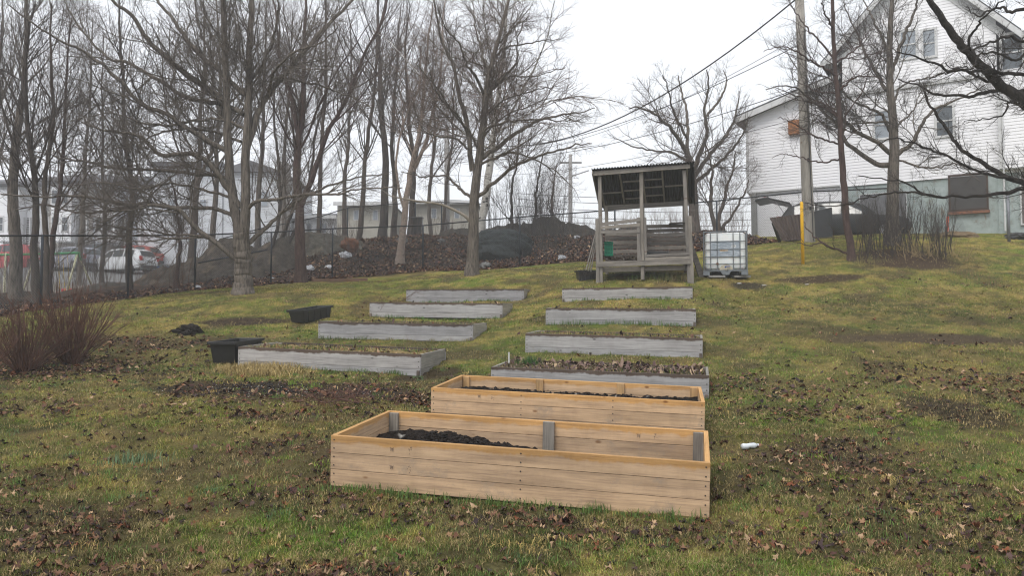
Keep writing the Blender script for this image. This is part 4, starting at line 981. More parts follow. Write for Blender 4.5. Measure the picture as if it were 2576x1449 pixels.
def auto_tree(name, label, pts, D, r0, seed, bmat, tmat, n1=22, spread=.35, ang=42, up=.3, dens=1.0, twig=.0032, droop=0., t0=.25, top=.02, stems=None, l2=1.0, n3=6.0):
    """tree grown on one or several stems traced in the photograph (pts) at distance D"""
    r = np.random.default_rng(seed); tp = []; A = []; R = []
    allst = [(pts, r0)] + (stems or [])
    for k, (st, rad) in enumerate(allst):
        n = len(st); w = [P(px, py, D + (r.uniform(-.5, .5) if k else 0) * q / n) for q, (px, py) in enumerate(st)]; w[0][2] = w[0][2] if k and st[0][1] < 560 else G(w[0][0], w[0][1])
        rr = list(np.linspace(rad, top, len(w)))
        if st[0][1] > 560: w, rr = rootflare(w, rr)
        q, rr = resample(w, rr, 36); jj = np.cumsum(r.normal(0, .022, (33, 3)), 0); q[3:] += jj - np.linspace(0, 1, 33)[:, None] * jj[-1]; A.append(q); R.append(rr); rr[-1] = .004; tp.append((q[None], rr[None], 9))
    A, R = np.stack(A), np.stack(R); Lt = np.linalg.norm(np.diff(A[0], axis=0), axis=1).sum()
    c1 = spawn(A, R, r, int(n1 * len(allst) ** .7), t0, .98, ang, 9, lambda L, t: L * spread * (1.15 - t * .75) * 1.1, .4, 16, up, .085, tip=.2, droop=droop)
    c2 = spawn(c1[0], c1[1], r, int(len(c1[0]) * 12 * dens), .12, .98, 42, 13, lambda L, t: (.3 + .40 * L * (1.05 - t)) * l2, .5, 9, up * .7, .12, rmin=twig, droop=droop)
    c3 = spawn(c2[0], c2[1], r, int(len(c2[0]) * n3 * dens), .12, .98, 42, 14, lambda L, t: (.14 + .42 * L * (1.05 - t)) * l2, .7, 5, up * .7, .12, rmin=twig * .8, tip=.6, droop=droop * 1.5)
    tp.append((c1[0], c1[1], 5))
    return finish_tree(name, label, tp, [(c2[0], c2[1], 3), (c3[0], c3[1], 3)], bmat, tmat)
def aff(ox, oy, k, pts): return [(ox + x * k, oy + y * k) for x, y in pts]

# --- the big tree left of the beds
c1_ = lambda pts: aff(0, 445.7, .3515, pts); c0_ = lambda pts: aff(0, 0, .4393, pts)
OBST += [(-7.3, 21, .3), (-1.2, 23, .2)]
traced_tree('bare_tree', 'largest bare tree, thick grey trunk forking low, standing on the lawn left of the beds',
    [([(612, 738), (609, 680), (607, 630), (606, 585)], .235, .215),
     ([(608, 700), (606, 650), (598, 575), (588, 520), (580, 430), (575, 300), (570, 190), (563, 60), (560, -80), (558, -160)], .17, .05),
     ([(610, 700), (610, 650), (618, 560), (622, 500), (624, 400), (628, 300), (632, 180), (637, 40), (640, -90), (645, -180)], .165, .05)],
    [(c1_([(1720, 620), (1610, 520), (1440, 390), (1280, 240), (1100, 205), (880, 200), (750, 160), (480, 130), (350, 140), (0, 120)]), .075, .02),
     (c1_([(1720, 330), (1590, 235), (1200, 215), (1060, 185), (880, 225), (700, 250), (560, 255), (300, 200), (100, 240)]), .06, .015),
     (c0_([(1375, 1190), (1260, 1010), (1130, 890), (1040, 880), (920, 885), (830, 800), (740, 760), (600, 740), (470, 700)]), .085, .018),
     (c0_([(1320, 1020), (1100, 990), (850, 970), (640, 960), (530, 930), (390, 910), (230, 870), (0, 850)]), .055, .015),
     (c0_([(1310, 870), (1150, 780), (960, 660), (800, 580), (640, 420), (480, 290), (360, 240), (200, 140), (50, 20)]), .075, .015),
     (c0_([(1400, 650), (1260, 590), (1080, 560), (900, 450), (740, 360), (620, 330), (500, 210), (400, 60), (340, -80)]), .075, .015),
     (c0_([(1300, 590), (1130, 470), (980, 350), (870, 250), (760, 100), (650, 0), (560, -120)]), .095, .03),
     (c0_([(1400, 540), (1240, 390), (1080, 240), (1000, 120), (900, 0), (830, -110)]), .08, .03),
     (c0_([(1400, 735), (1250, 680), (1050, 700), (930, 720), (800, 700), (700, 660), (600, 650), (400, 690)]), .045, .012),
     (c0_([(1380, 810), (1200, 750), (1000, 740), (850, 790), (680, 850), (450, 850)]), .04, .012),
     (c0_([(1320, 1130), (1150, 1080), (980, 1050), (800, 1080), (620, 1050), (420, 1060)]), .04, .012),
     ([(616, 620), (650, 592), (685, 558), (747, 505), (813, 474), (891, 448), (960, 440)], .07, .015),
     ([(618, 535), (634, 512), (650, 505), (720, 496), (791, 488), (857, 488), (900, 475), (1010, 470)], .06, .014),
     ([(620, 375), (640, 310), (650, 281), (677, 237), (720, 184), (769, 127), (804, 83), (843, 44), (887, 0), (930, -60)], .10, .03),
     ([(672, 240), (685, 195), (700, 165), (747, 127), (800, 110), (850, 70)], .045, .012),
     ([(690, 200), (710, 194), (747, 202), (804, 215), (857, 233), (891, 246), (930, 270), (1000, 340)], .035, .01),
     ([(632, 200), (665, 150), (690, 90), (700, 30), (690, -60)], .05, .02), ([(576, 310), (540, 230), (530, 140), (500, 60), (490, -40)], .05, .02),
     ([(572, 200), (560, 120), (520, 40), (480, -60)], .04, .015)],
    21, 101, B_GREY, T_GREY, dens=1.15, depth=2.6)

c8_ = lambda pts: aff(764.04, 0, .4834, pts)
traced_tree('bare_tree', 'rounded bare tree standing alone on the lawn between the left beds and the shed',
    [([(1187, 688), (1188, 620), (1189, 556), (1192, 483), (1199, 411), (1211, 314), (1221, 227), (1230, 184), (1247, 121), (1268, 48), (1285, -20)], .18, .03)],
    [([(1188, 430), (1182, 380), (1170, 290), (1151, 218), (1143, 169), (1112, 100), (1098, 30), (1090, -20)], .085, .018),
     ([(1190, 500), (1160, 479), (1136, 454), (1110, 440), (1060, 445), (1010, 430)], .05, .012),
     ([(1195, 500), (1238, 464), (1276, 430), (1310, 411), (1359, 392), (1412, 377), (1455, 363), (1492, 363)], .065, .012),
     ([(1203, 405), (1247, 372), (1296, 334), (1325, 319), (1359, 300), (1407, 290), (1455, 283), (1499, 271)], .075, .012),
     ([(1216, 245), (1247, 218), (1276, 184), (1301, 155), (1301, 97), (1325, 40)], .055, .012),
     ([(1240, 150), (1272, 120), (1320, 109), (1370, 100), (1407, 99)], .035, .01),
     ([(1218, 240), (1199, 193), (1175, 164), (1156, 111), (1122, 68), (1100, 20)], .05, .012),
     ([(1185, 380), (1146, 348), (1102, 343), (1069, 329), (1054, 300), (1040, 270)], .04, .01),
     ([(1206, 360), (1223, 325), (1272, 307), (1320, 302), (1368, 300), (1441, 305)], .05, .012),
     ([(1230, 190), (1210, 120), (1195, 60), (1190, -10)], .045, .012), ([(1200, 420), (1240, 400), (1290, 385), (1340, 400), (1400, 430), (1440, 470)], .045, .01),
     ([(1253, 110), (1300, 60), (1340, 10)], .035, .01), ([(1205, 380), (1160, 300), (1110, 250), (1080, 180)], .04, .01), ([(1225, 215), (1290, 190), (1350, 190), (1420, 170)], .035, .01), ([(1215, 300), (1270, 250), (1330, 230), (1400, 215)], .035, .01)],
    23, 102, B_GREY, T_BROWN, dens=1.1, depth=2.2, gap=.12)
# cut dead limb of that tree, pale
T_ = lambda c: simple('dead_limb_wood', (.30, .26, .21), .8)
q, rr = resample([P(1182, 556, 23), P(1165, 540, 22.9), P(1112, 515, 22.8), P(1060, 507, 22.7), P(1006, 498, 22.6), P(975, 490, 22.5)], [.055, .045, .035, .028, .02, .01], 30)
rq = np.random.default_rng(3); tw = spawn(q[None], rr[None], rq, 40, .3, .99, 45, 15, lambda L, t: .5 + 0 * t, .5, 6, .1, .15)
V, Fq = merge([tubes(q[None], rr[None], 8), tubes(tw[0], tw[1], 3)]); o = link_mesh('dead_limb', V, Fq, T_(0)); tag(o, 'pale barkless dead limb sticking out left from the tree nearest the shed', 'branch')

c5r = lambda pts: aff(1400.7, 0, .6997, pts)
traced_tree('bare_tree', 'round-crowned bare tree on the crest between the shed and the white building',
    [([(1748, 590), (1746, 540), (1743, 470), (1740, 430)], .23, .17)],
    [(c5r([(488, 640), (470, 560), (440, 500), (400, 450), (350, 410), (300, 385), (260, 390)]), .11, .02),
     (c5r([(488, 600), (470, 540), (470, 430), (450, 330), (435, 270)]), .10, .02), (c5r([(492, 610), (520, 540), (540, 480), (530, 400), (545, 310), (540, 250)]), .11, .02),
     (c5r([(492, 640), (540, 570), (600, 500), (640, 430), (655, 330)]), .10, .02), (c5r([(494, 660), (550, 610), (610, 560), (670, 480), (690, 420)]), .09, .02),
     (c5r([(480, 590), (420, 550), (340, 540), (260, 520), (200, 490)]), .06, .015), (c5r([(470, 500), (420, 400), (400, 320), (380, 270)]), .06, .015), (c5r([(535, 420), (590, 350), (610, 290), (600, 250)]), .06, .015)],
    32, 103, B_GREY, T_BROWN, dens=.75, depth=2.6, gap=.1, twig=.004, l1=1.2)
auto_tree('bare_tree', 'slim bare tree directly behind the post of the fence right of the shed', [(1806, 592), (1812, 540), (1828, 480), (1845, 430), (1850, 380)], 31, .10, 104, B_BROWN, T_BROWN, n1=16, stems=[([(1800, 592), (1795, 530), (1790, 470), (1785, 420), (1770, 350)], .10), ([(1822, 590), (1840, 540), (1868, 490), (1885, 450)], .07)], spread=.45)

cR = lambda pts: aff(1973.8, 0, .3076, pts); c5_ = lambda pts: aff(1846.4, 127.3, .3955, pts)
traced_tree('bare_tree', 'straight bare tree rising from the brush right of the utility pole',
    [([(2246, 600), (2244, 520), (2244, 440), (2245, 370), (2243, 300), (2238, 215), (2238, 123), (2242, 30), (2245, -60)], .20, .05)],
    [(cR([(870, 1260), (760, 1170), (600, 1080), (480, 990), (430, 940), (300, 870), (120, 740), (0, 700), (-150, 730)]), .075, .012),
     (cR([(850, 1350), (740, 1340), (600, 1240), (500, 1150), (420, 1010), (300, 900), (230, 750), (100, 560), (0, 380)]), .085, .012),
     (cR([(910, 1270), (1030, 1180), (1130, 1010), (1220, 890), (1400, 820), (1640, 700)]), .075, .015),
     (cR([(830, 730), (800, 690), (700, 500), (630, 370), (580, 240), (500, 80), (480, -40)]), .06, .012),
     (cR([(870, 620), (960, 340), (1050, 130), (1080, 0), (1100, -80)]), .065, .015), (cR([(850, 430), (780, 260), (690, 90), (640, -20)]), .05, .015),
     (cR([(880, 1100), (780, 930), (680, 880), (560, 820), (480, 740), (450, 620)]), .05, .012), (cR([(880, 900), (960, 700), (1150, 640), (1300, 600)]), .04, .012),
     (c5_([(1030, 690), (1180, 740), (1300, 740), (1420, 720), (1560, 830)]), .035, .012), (cR([(880, 1040), (1000, 960), (1090, 840), (1200, 740)]), .04, .01),
     (cR([(870, 1000), (760, 1000), (600, 1010), (430, 1040), (300, 1010), (120, 980)]), .035, .01)],
    24, 105, B_GREY, T_DARK, dens=.95, depth=2.2)
traced_tree('bare_tree', 'slender bare tree just right of the utility pole, reddish trunk leaning slightly',
    [([(2141, 655), (2128, 560), (2119, 450), (2110, 340), (2104, 230), (2098, 120), (2093, 20), (2090, -60)], .105, .04)],
    [(cR([(450, 1180), (350, 1150), (200, 1090), (60, 1000), (-60, 960)]), .03, .008), (cR([(440, 960), (330, 880), (200, 830), (50, 760), (-100, 700)]), .035, .008),
     (cR([(430, 620), (300, 540), (180, 470), (60, 400), (-60, 380), (-180, 420)]), .035, .008), (cR([(410, 480), (300, 350), (180, 220), (80, 80), (30, -30)]), .035, .008),
     (cR([(400, 240), (330, 100), (300, -20)]), .03, .01), (cR([(430, 500), (560, 420), (640, 320), (700, 230)]), .03, .008), (cR([(440, 750), (560, 640), (700, 620), (820, 660)]), .03, .008),
     (c5_([(720, 1290), (600, 1240), (520, 1190), (460, 1130), (440, 1060), (420, 960)]), .03, .006), (c5_([(725, 1295), (560, 1230), (480, 1240), (380, 1210), (300, 1180)]), .022, .006), (cR([(460, 1300), (300, 1330), (150, 1290), (0, 1260), (-100, 1290)]), .028, .007)],
    22, 106, B_RED, T_DARK, dens=.85, depth=1.8, twig=.0026)
# lichened tree standing just outside the frame on the right
traced_tree('bare_tree', 'black wet lichened tree whose limbs reach in from the right edge over the lawn',
    [([(2745, 905), (2742, 700), (2735, 520), (2722, 380), (2700, 250), (2650, 60), (2600, -100)], .24, .06)],
    [([(2722, 380), (2650, 300)] + cR([(1958, 820), (1780, 690), (1600, 520), (1420, 330), (1290, 150), (1180, 0), (1100, -100)]), .115, .035),
     ([(2700, 260), (2640, 238)] + cR([(1958, 740), (1700, 740), (1540, 790), (1400, 780), (1180, 740), (1060, 680), (920, 650)]), .05, .010),
     ([(2690, 210), (2620, 180)] + cR([(1958, 600), (1700, 590), (1400, 570), (1200, 520), (1050, 460), (900, 420)]), .045, .008),
     ([(2738, 540), (2660, 500)] + c5_([(1845, 842), (1750, 810), (1660, 760), (1560, 700), (1430, 610), (1340, 480), (1260, 370), (1220, 290), (1200, 230)]), .062, .012),
     (c5_([(1780, 812), (1600, 780), (1450, 720), (1300, 650), (1130, 585), (1000, 560), (850, 640)]), .028, .007),
     ([(2740, 590), (2660, 495)] + c5_([(1845, 878), (1740, 900), (1640, 912), (1480, 920), (1320, 932), (1200, 905), (1100, 845), (1000, 830), (800, 790)]), .045, .009),
     (c5_([(1320, 932), (1150, 905), (960, 912), (860, 930), (700, 980), (600, 990), (450, 960)]), .02, .006),
     ([(2710, 330), (2640, 290)] + cR([(1958, 880), (1850, 830), (1760, 950), (1600, 960), (1450, 1000)]), .03, .006),
     ([(2640, 60), (2600, 60)] + cR([(1958, 330), (1850, 300), (1700, 330), (1560, 400), (1450, 420)]), .04, .008), ([(2640, 40), (2580, 20)] + cR([(1850, 100), (1750, 50), (1600, 120), (1480, 60)]), .04, .008),
     (cR([(1600, 520), (1500, 380), (1560, 230), (1680, 90), (1800, 0)]), .03, .008), (cR([(1780, 690), (1600, 640), (1450, 560), (1300, 600), (1180, 640)]), .03, .007), ([(2660, 60), (2600, 100)] + cR([(1900, 480), (1760, 440), (1620, 430), (1500, 560), (1300, 530)]), .03, .007)],
    13.5, 107, B_LICH, T_DARK, dens=1.3, depth=1.3, twig=.0016, l1=.55, ratio=.45, tiplen=.65)

# --- trees behind the fence
auto_tree('bare_tree', 'dark reddish straight trunk standing in front of the fence right of the largest tree', [(757, 702), (756, 600), (757, 520), (752, 400), (765, 280), (768, 150), (770, 0), (772, -120)], 28.0, .21, 111, B_RED, T_BROWN, n1=26, t0=.3,
    stems=[([(757, 520), (795, 410), (820, 330), (870, 240), (905, 150), (960, 40), (980, -60)], .11), ([(752, 440), (740, 330), (722, 240), (700, 150), (690, 40), (670, -60)], .09)], dens=.95)
auto_tree('birch_tree', 'leaning pinkish birch with peeling trunk growing through the fence line', [(1006, 682), (1014, 600), (1020, 530), (1037, 430), (1055, 340), (1068, 220), (1075, 120), (1090, 0)], 31.6, .17, 112, B_PINK, T_PINK, n1=26, t0=.3, stems=[([(1040, 430), (1062, 380), (1085, 290), (1105, 190), (1110, 80), (1125, -20)], .08), ([(1020, 540), (1000, 440), (1010, 330), (1050, 220), (1060, 110)], .06)], spread=.3)
auto_tree('birch_tree', 'white birch with black scars behind the rounded tree, drooping fine twigs', [(1205, 632), (1214, 540), (1228, 435), (1238, 350), (1247, 290), (1258, 200), (1267, 121), (1277, 0), (1290, -110), (1300, -200)], 33, .20, 113, B_BIRCH, T_PINK, n1=50, spread=.36, ang=55, up=.22, droop=.16, dens=1.35, t0=.25, twig=.0035, n3=5)
spec = [
 ('pale grey trunk close behind the fence, left of a pair of dark trunks', [(800, 612), (806, 480), (812, 330), (818, 180), (820, 0), (822, -100)], 37, .13, B_BROWN),
 ('slanting brown trunk leaning right behind the fence, left of the dark pair', [(903, 598), (912, 500), (922, 400), (945, 240), (952, 100), (975, 0), (985, -80)], 38, .14, B_BROWN),
 ('thick dark trunk behind the fence, left one of the close pair', [(962, 604), (966, 520), (967, 400), (960, 250), (955, 120), (950, 0), (945, -100)], 38, .23, B_DARK),
 ('grey trunk behind the fence, right one of the close pair', [(990, 600), (992, 500), (985, 380), (990, 250), (1000, 120), (1010, 0)], 39, .16, B_BROWN),
 ('dark straight trunk just right of the leaning pinkish birch behind the fence', [(1032, 600), (1036, 480), (1036, 380), (1020, 230), (1018, 110), (1030, 0)], 38, .16, B_DARK),
 ('thin dark tree leaning right behind the largest tree', [(668, 672), (690, 590), (700, 500), (694, 380), (690, 260), (700, 100), (700, 0)], 31, .085, B_DARK),
 ('thin slanting dark trunk behind the fence, lower left of the reddish trunk', [(688, 672), (715, 585), (735, 520), (745, 440), (735, 330), (730, 200), (735, 60)], 32, .09, B_DARK),
 ('slanting dark trunk crossing behind the reddish trunk', [(705, 668), (735, 600), (760, 520), (785, 430), (800, 330), (840, 200), (860, 60)], 33, .09, B_DARK),
 ('slim straight trunk rising right behind the second fence post on the left', [(326, 745), (325, 600), (324, 480), (312, 350), (308, 200), (302, 60), (298, -60)], 25.5, .115, B_DARK),
 ('short forked tree with a reddish stump-like trunk and thin whips by the dirt mound', [(444, 736), (446, 680), (450, 610), (440, 520), (425, 440)], 26, .10, B_RED),
 ('grey trunk at the far left edge behind the fence, left of a bundle of trunks', [(40, 745), (38, 600), (35, 450), (50, 300), (62, 150), (66, 0), (70, -90)], 24, .20, B_GREY),
 ('dark trunk in the bundle at the left edge, beside the first fence post', [(92, 778), (84, 660), (75, 520), (70, 400), (60, 260), (70, 120), (90, 0)], 20, .11, B_DARK),
 ('bundle trunk right of the first fence post on the left', [(116, 770), (112, 640), (104, 520), (112, 420), (130, 300), (128, 150), (126, 0)], 21, .09, B_BROWN),
 ('second slanting trunk right of the first fence post on the left', [(122, 740), (128, 640), (140, 560), (150, 440), (160, 320), (172, 180), (180, 40)], 24, .10, B_RED),
 ('tall grey trunk far behind the swing set', [(200, 680), (205, 520), (215, 380), (225, 200), (232, 40)], 44, .16, B_GREY),
 ('tall trunk in front of the townhouses left of the largest tree', [(478, 672), (488, 560), (500, 420), (505, 280), (510, 120), (512, -20)], 36, .19, B_BROWN),
 ('tall trunk close behind the largest tree on its left', [(520, 665), (535, 540), (545, 400), (552, 250), (548, 100), (545, -40)], 33, .14, B_GREY),
 ('tall grey trunk half hidden right behind the largest tree', [(648, 660), (650, 540), (655, 420), (660, 280), (668, 120), (672, -30)], 36, .16, B_GREY),
 ('thin tree behind the fence between the birch and the rounded tree', [(1110, 605), (1120, 500), (1132, 380), (1140, 260), (1150, 130)], 40, .10, B_BROWN),
 ('thin tree behind the fence right of the white birch', [(1290, 610), (1288, 500), (1300, 400), (1310, 320)], 36, .08, B_DARK),
 ('thin dark tree left of the dirt pile by the shed', [(1338, 605), (1345, 520), (1355, 440), (1372, 370)], 37, .09, B_DARK),
 ('small bare tree on the skyline behind the dirt pile by the shed', [(1392, 590), (1390, 520), (1392, 470), (1400, 410)], 44, .12, B_BROWN),
 ('background tree at the top left corner', [(-40, 700), (-30, 520), (-20, 350), (0, 150), (10, -20)], 30, .17, B_GREY),
 ('background tree behind the left fence corner', [(255, 690), (262, 540), (250, 400), (255, 250), (262, 80)], 40, .12, B_DARK),
 ('background tree between the largest tree and the reddish trunk, far back', [(720, 640), (712, 500), (716, 350), (728, 200), (735, 20)], 42, .15, B_GREY),
 ('background tree with a fork far behind the fence left of the slanting brown trunk', [(866, 600), (868, 480), (878, 350), (885, 200), (880, 40)], 44, .15, B_BROWN),
 ('background tree far behind, just right of the pinkish birch', [(1085, 600), (1078, 470), (1090, 330), (1085, 190), (1090, 60)], 44, .13, B_GREY),
]
for k, (lab, pts, D, r0, bm_) in enumerate(spec):
    small = r0 < .1
    auto_tree('bare_tree', lab, pts, D, r0, 200 + k, bm_, [T_BROWN, T_GREY, T_DARK][k % 3], n1=17 if small else 25, spread=.3 if small else .36, dens=.8 if D > 35 else .9, twig=.0034, ang=40, up=.34, t0=.3 if not small else .2)

# --- shrubs: fans of stems
def shrub(name, label, cx_, cy_, n, h, spread, mat, seed, r0=.006, group=None, sub=5, wob=.06, pos=None, lean=(.1, .8), sub2=2):
    r = np.random.default_rng(seed); a = r.random(n) * 6.283; rad = spread * .12 * r.random(n)
    x, y = cx_ + np.cos(a) * rad, cy_ + np.sin(a) * rad
    if pos is not None: x, y = pos(r, n)
    z = Hs(x, y) - .03; ln = lean[0] + (lean[1] - lean[0]) * r.random(n) ** 1.2
    d = np.stack([np.cos(a) * np.sin(ln), np.sin(a) * np.sin(ln), np.cos(ln)], 1); L = h * (.6 + .5 * r.random(n)); m = 9
    Q = np.empty((n, m, 3)); Q[:, 0] = np.stack([x, y, z], 1)
    for k in range(1, m):
        Q[:, k] = Q[:, k - 1] + d * (L / (m - 1))[:, None]; d = d + r.normal(0, wob, d.shape); d[:, 2] += .03; d /= np.linalg.norm(d, axis=1, keepdims=True)
    R = (r0 * (.6 + .8 * r.random(n)))[:, None] * (1 - .6 * np.linspace(0, 1, m)[None])
    root = thing(name, label, 'shrub', (cx_, cy_, G(cx_, cy_)), group=None if pos is not None else group)
    if pos is not None: root['kind'] = 'stuff'
    o0 = np.array((cx_, cy_, G(cx_, cy_)))
    V, Fq = tubes(Q, R, 5); link_mesh('stems', V - o0, Fq, mat, root)
    c2 = spawn(Q, R, r, n * sub, .25, .98, 26, 9, lambda L_, t: .38 * L_ * (1.1 - t * .7), .7, 6, .25, .07, rmin=.0022)
    c3 = spawn(c2[0], c2[1], r, n * sub * sub2, .2, .98, 30, 10, lambda L_, t: .45 * L_ * (1.1 - t * .6), .8, 4, .2, .08, rmin=.0018)
    V, Fq = merge([tubes(c2[0], c2[1], 3), tubes(c3[0], c3[1], 3)]); link_mesh('twigs', V - o0, Fq, mat, root)
    return root
pA = hit(60, 935); pB = hit(178, 915)
for k, (p, n, lab, h) in enumerate(((pA, 75, 'dense reddish brown bare shrub at the left edge, leftmost of three', 1.15), (pB, 100, 'dense reddish brown bare shrub fanning out before the left fence, tallest one', 1.3))):
    shrub('bare_shrub', lab, p[0], p[1], n, h, 1.0, T_RED, 700 + k, .010, 'red twig shrubs', 4, lean=(.05, .95))
p = hit(300, 860); shrub('bare_shrub', 'low trailing reddish shrub right of the fanning shrub', p[0] - .75, p[1] + .2, 26, 1.25, .6, T_RED, 712, .005, 'red twig shrubs', 5, lean=(.6, 1.15))
p = hit(-60, 960); shrub('bare_shrub', 'reddish shrub cut by the left frame edge', p[0], p[1], 60, 1.2, 1.0, T_RED, 713, .006, 'red twig shrubs', 5)
def area(px0, px1, D0, D1):
    def f(r, n):
        D = r.uniform(D0, D1, n); x = (r.uniform(px0, px1, n) - CX) / F * D; return x, D
    return f
p = base(2290, 22.5)
shrub('sapling_thicket', 'dark thicket of bare saplings round the straight tree by the building', p[0], 22.5, 170, 1.7, 1, T_DARK, 720, .008, None, 4, pos=area(2150, 2400, 21.8, 24), lean=(.02, .35))
p = base(2420, 22.5); shrub('dry_brush', 'dry straw-coloured stalks at the right end of the sapling thicket', p[0], 22.6, 90, .8, 1, simple('dry_stalk', (.34, .25, .13), .9, bmp=0), 721, .005, None, 2, pos=area(2220, 2440, 21.6, 23.5), lean=(.4, 1.35))
for k, (a, b_, D0, D1, n, h, lab, mt) in enumerate(((745, 900, 31, 36, 120, 1.5, 'tangle of thin brush behind the fence right of the reddish trunk', T_BROWN), (640, 750, 31, 35, 70, 1.6, 'tangle of thin brush behind the fence right of the largest tree', T_DARK),
        (1040, 1180, 33, 38, 60, 1.3, 'low brush on the bank behind the fence left of the rounded tree', T_BROWN), (1235, 1420, 31, 37, 150, 3.2, 'tall thin saplings behind the fence left of the shed', T_DARK), (1410, 1500, 31, 36, 40, 1.2, 'low brush behind the fence beside the shed', T_BROWN),
        (1745, 1880, 30, 34, 90, 1.5, 'bare brush on the crest between shed and white building', T_PINK), (440, 520, 28, 33, 40, 3.0, 'whippy saplings on the dark mound behind the left fence', T_BROWN), (0, 300, 24, 33, 110, 2.2, 'bare brush round the swing set behind the left fence', T_BROWN), (1560, 1720, 30, 34, 80, 1.4, 'bare brush on the crest seen through the shed', T_PINK), (300, 470, 23.5, 25, 30, 1.2, 'bare whips by the second fence post on the left', T_RED))):
    p = base((a + b_) / 2, (D0 + D1) / 2); shrub('brush', lab, p[0], p[1], n, h, 1, mt, 740 + k, .009 if h > 2 else .006, 'brush behind the fence', 4, pos=area(a, b_, D0, D1), lean=(.03, .45))
# cut twigs at the left end of one bed, sticks in tub
p = bedpt(8, .25, .9, -.04); r0_ = np.random.default_rng(9)
def sticks(name, label, c, n, L, seed, mat, sp_=.4, upz=.5):
    r = np.random.default_rng(seed); s = np.array(c) + r.normal(0, 1, (n, 3)) * (sp_ * .3, sp_ * .3, .02); d = r.normal(0, 1, (n, 3)); d[:, 2] = np.abs(d[:, 2]) * upz; d /= np.linalg.norm(d, axis=1, keepdims=True)
    Q = np.empty((n, 6, 3)); Q[:, 0] = s; ln = L * (.4 + .8 * r.random(n))
    for k in range(1, 6): Q[:, k] = Q[:, k - 1] + d * (ln / 5)[:, None]; d = d + r.normal(0, .15, d.shape); d /= np.linalg.norm(d, axis=1, keepdims=True)
    R = .005 * (1 - .6 * np.linspace(0, 1, 6))[None] * (.6 + .8 * r.random((n, 1))); c2 = spawn(Q, R, r, n * 4, .2, .95, 45, 15, lambda L_, t: .3 * L_, .7, 4, .1, .12)
    V, Fq = merge([tubes(Q, R, 4), tubes(c2[0], c2[1], 3)]); o = link_mesh(name, V, Fq, mat); return tag(o, label, 'twigs', kind='stuff')
sticks('twig_pile', 'pile of cut twigs on the left end of a grey bed', (p.x - .1, p.y, p.z), 26, .7, 10, T_RED, .9, .6)
p = SP(-.33, .2, .2); sticks('dead_stems', 'dead dark stems standing in the small tub by the shed', (p.x, p.y, p.z), 30, .3, 12, T_DARK, .25, 2.0)
p = hit(1015, 1005); sticks('stick_litter', 'thin brown sticks and stems heaped on the grass below the soil plot', (p[0] - .8, p[1] - .25, p[2] + .03), 110, .35, 14, T_RED, 1.2, .25)
p = hit(1780, 1075) ; sticks('stick_litter', 'thin sticks on the grass right of the front bed', (p[0] + 1.2, p[1], p[2] + .01), 10, .35, 15, T_DARK, 3.0, .12)
# ------------------------------------------------------------------ chain-link fences
m_fence = simple('dark_galvanised_pipe', (.055, .065, .08), .5, (.035, .04, .05), 10, metal=.4, bmp=0)
m_rail = simple('black_top_rail', (.03, .032, .036), .5, metal=.4, bmp=0)
m_wire = simple('chain_link_wire', (.13, .135, .14), .5, metal=.5, bmp=0)
def chain_link(parent, a, b, za, zb, ha, hb, o0, pitch=.075, wr=.0022, mat=None, waves=None):
    """diamond mesh between ground line a-b (z za,zb) and tops ha,hb above it"""
    a, b = np.array(a, float), np.array(b, float); L = np.linalg.norm(b - a); n = int((L + max(ha, hb)) / pitch) + 1
    lo, hi = [], []
    for s in range(-int(max(ha, hb) / pitch) - 1, int(L / pitch) + int(max(ha, hb) / pitch) + 2):
        for dr in (1, -1):
            x0 = s * pitch; hmax = min(ha, hb)
            # wire from (x0,0) to (x0+dr*h,h) clipped to [0,L]
            h0, h1 = 0.0, 1.0; xa, xb = x0, x0 + dr * hmax
            t0, t1 = 0.0, 1.0; dx = xb - xa
            for lim, sg in ((0, 1), (L, -1)):
                # keep sg*(x-lim)>=0
                fa, fb = sg * (xa - lim), sg * (xb - lim)
                if fa < 0 and fb < 0: t0, t1 = 1, 0; break
                if fa < 0: t0 = max(t0, fa / (fa - fb))
                if fb < 0: t1 = min(t1, fa / (fa - fb))
            if t1 - t0 < .02: continue
            for t, lst in ((t0, lo), (t1, hi)):
                xx = xa + dx * t; f = xx / L; hh = ha + (hb - ha) * f; z = za + (zb - za) * f + hh * t; p = a + (b - a) * f
                off = .003 * dr; lst.append((p[0], p[1] + off, z))
    lo, hi = np.array(lo), np.array(hi)
    nn = 7 if waves else 2
    Q = np.stack([lo + (hi - lo) * t for t in np.linspace(0, 1, nn)], 1)
    if waves: Q = waves(Q)
    V, Fq = tubes(Q, np.full(Q.shape[:2], wr), 3)
    return link_mesh('mesh', V - o0, Fq, mat or m_wire, parent)
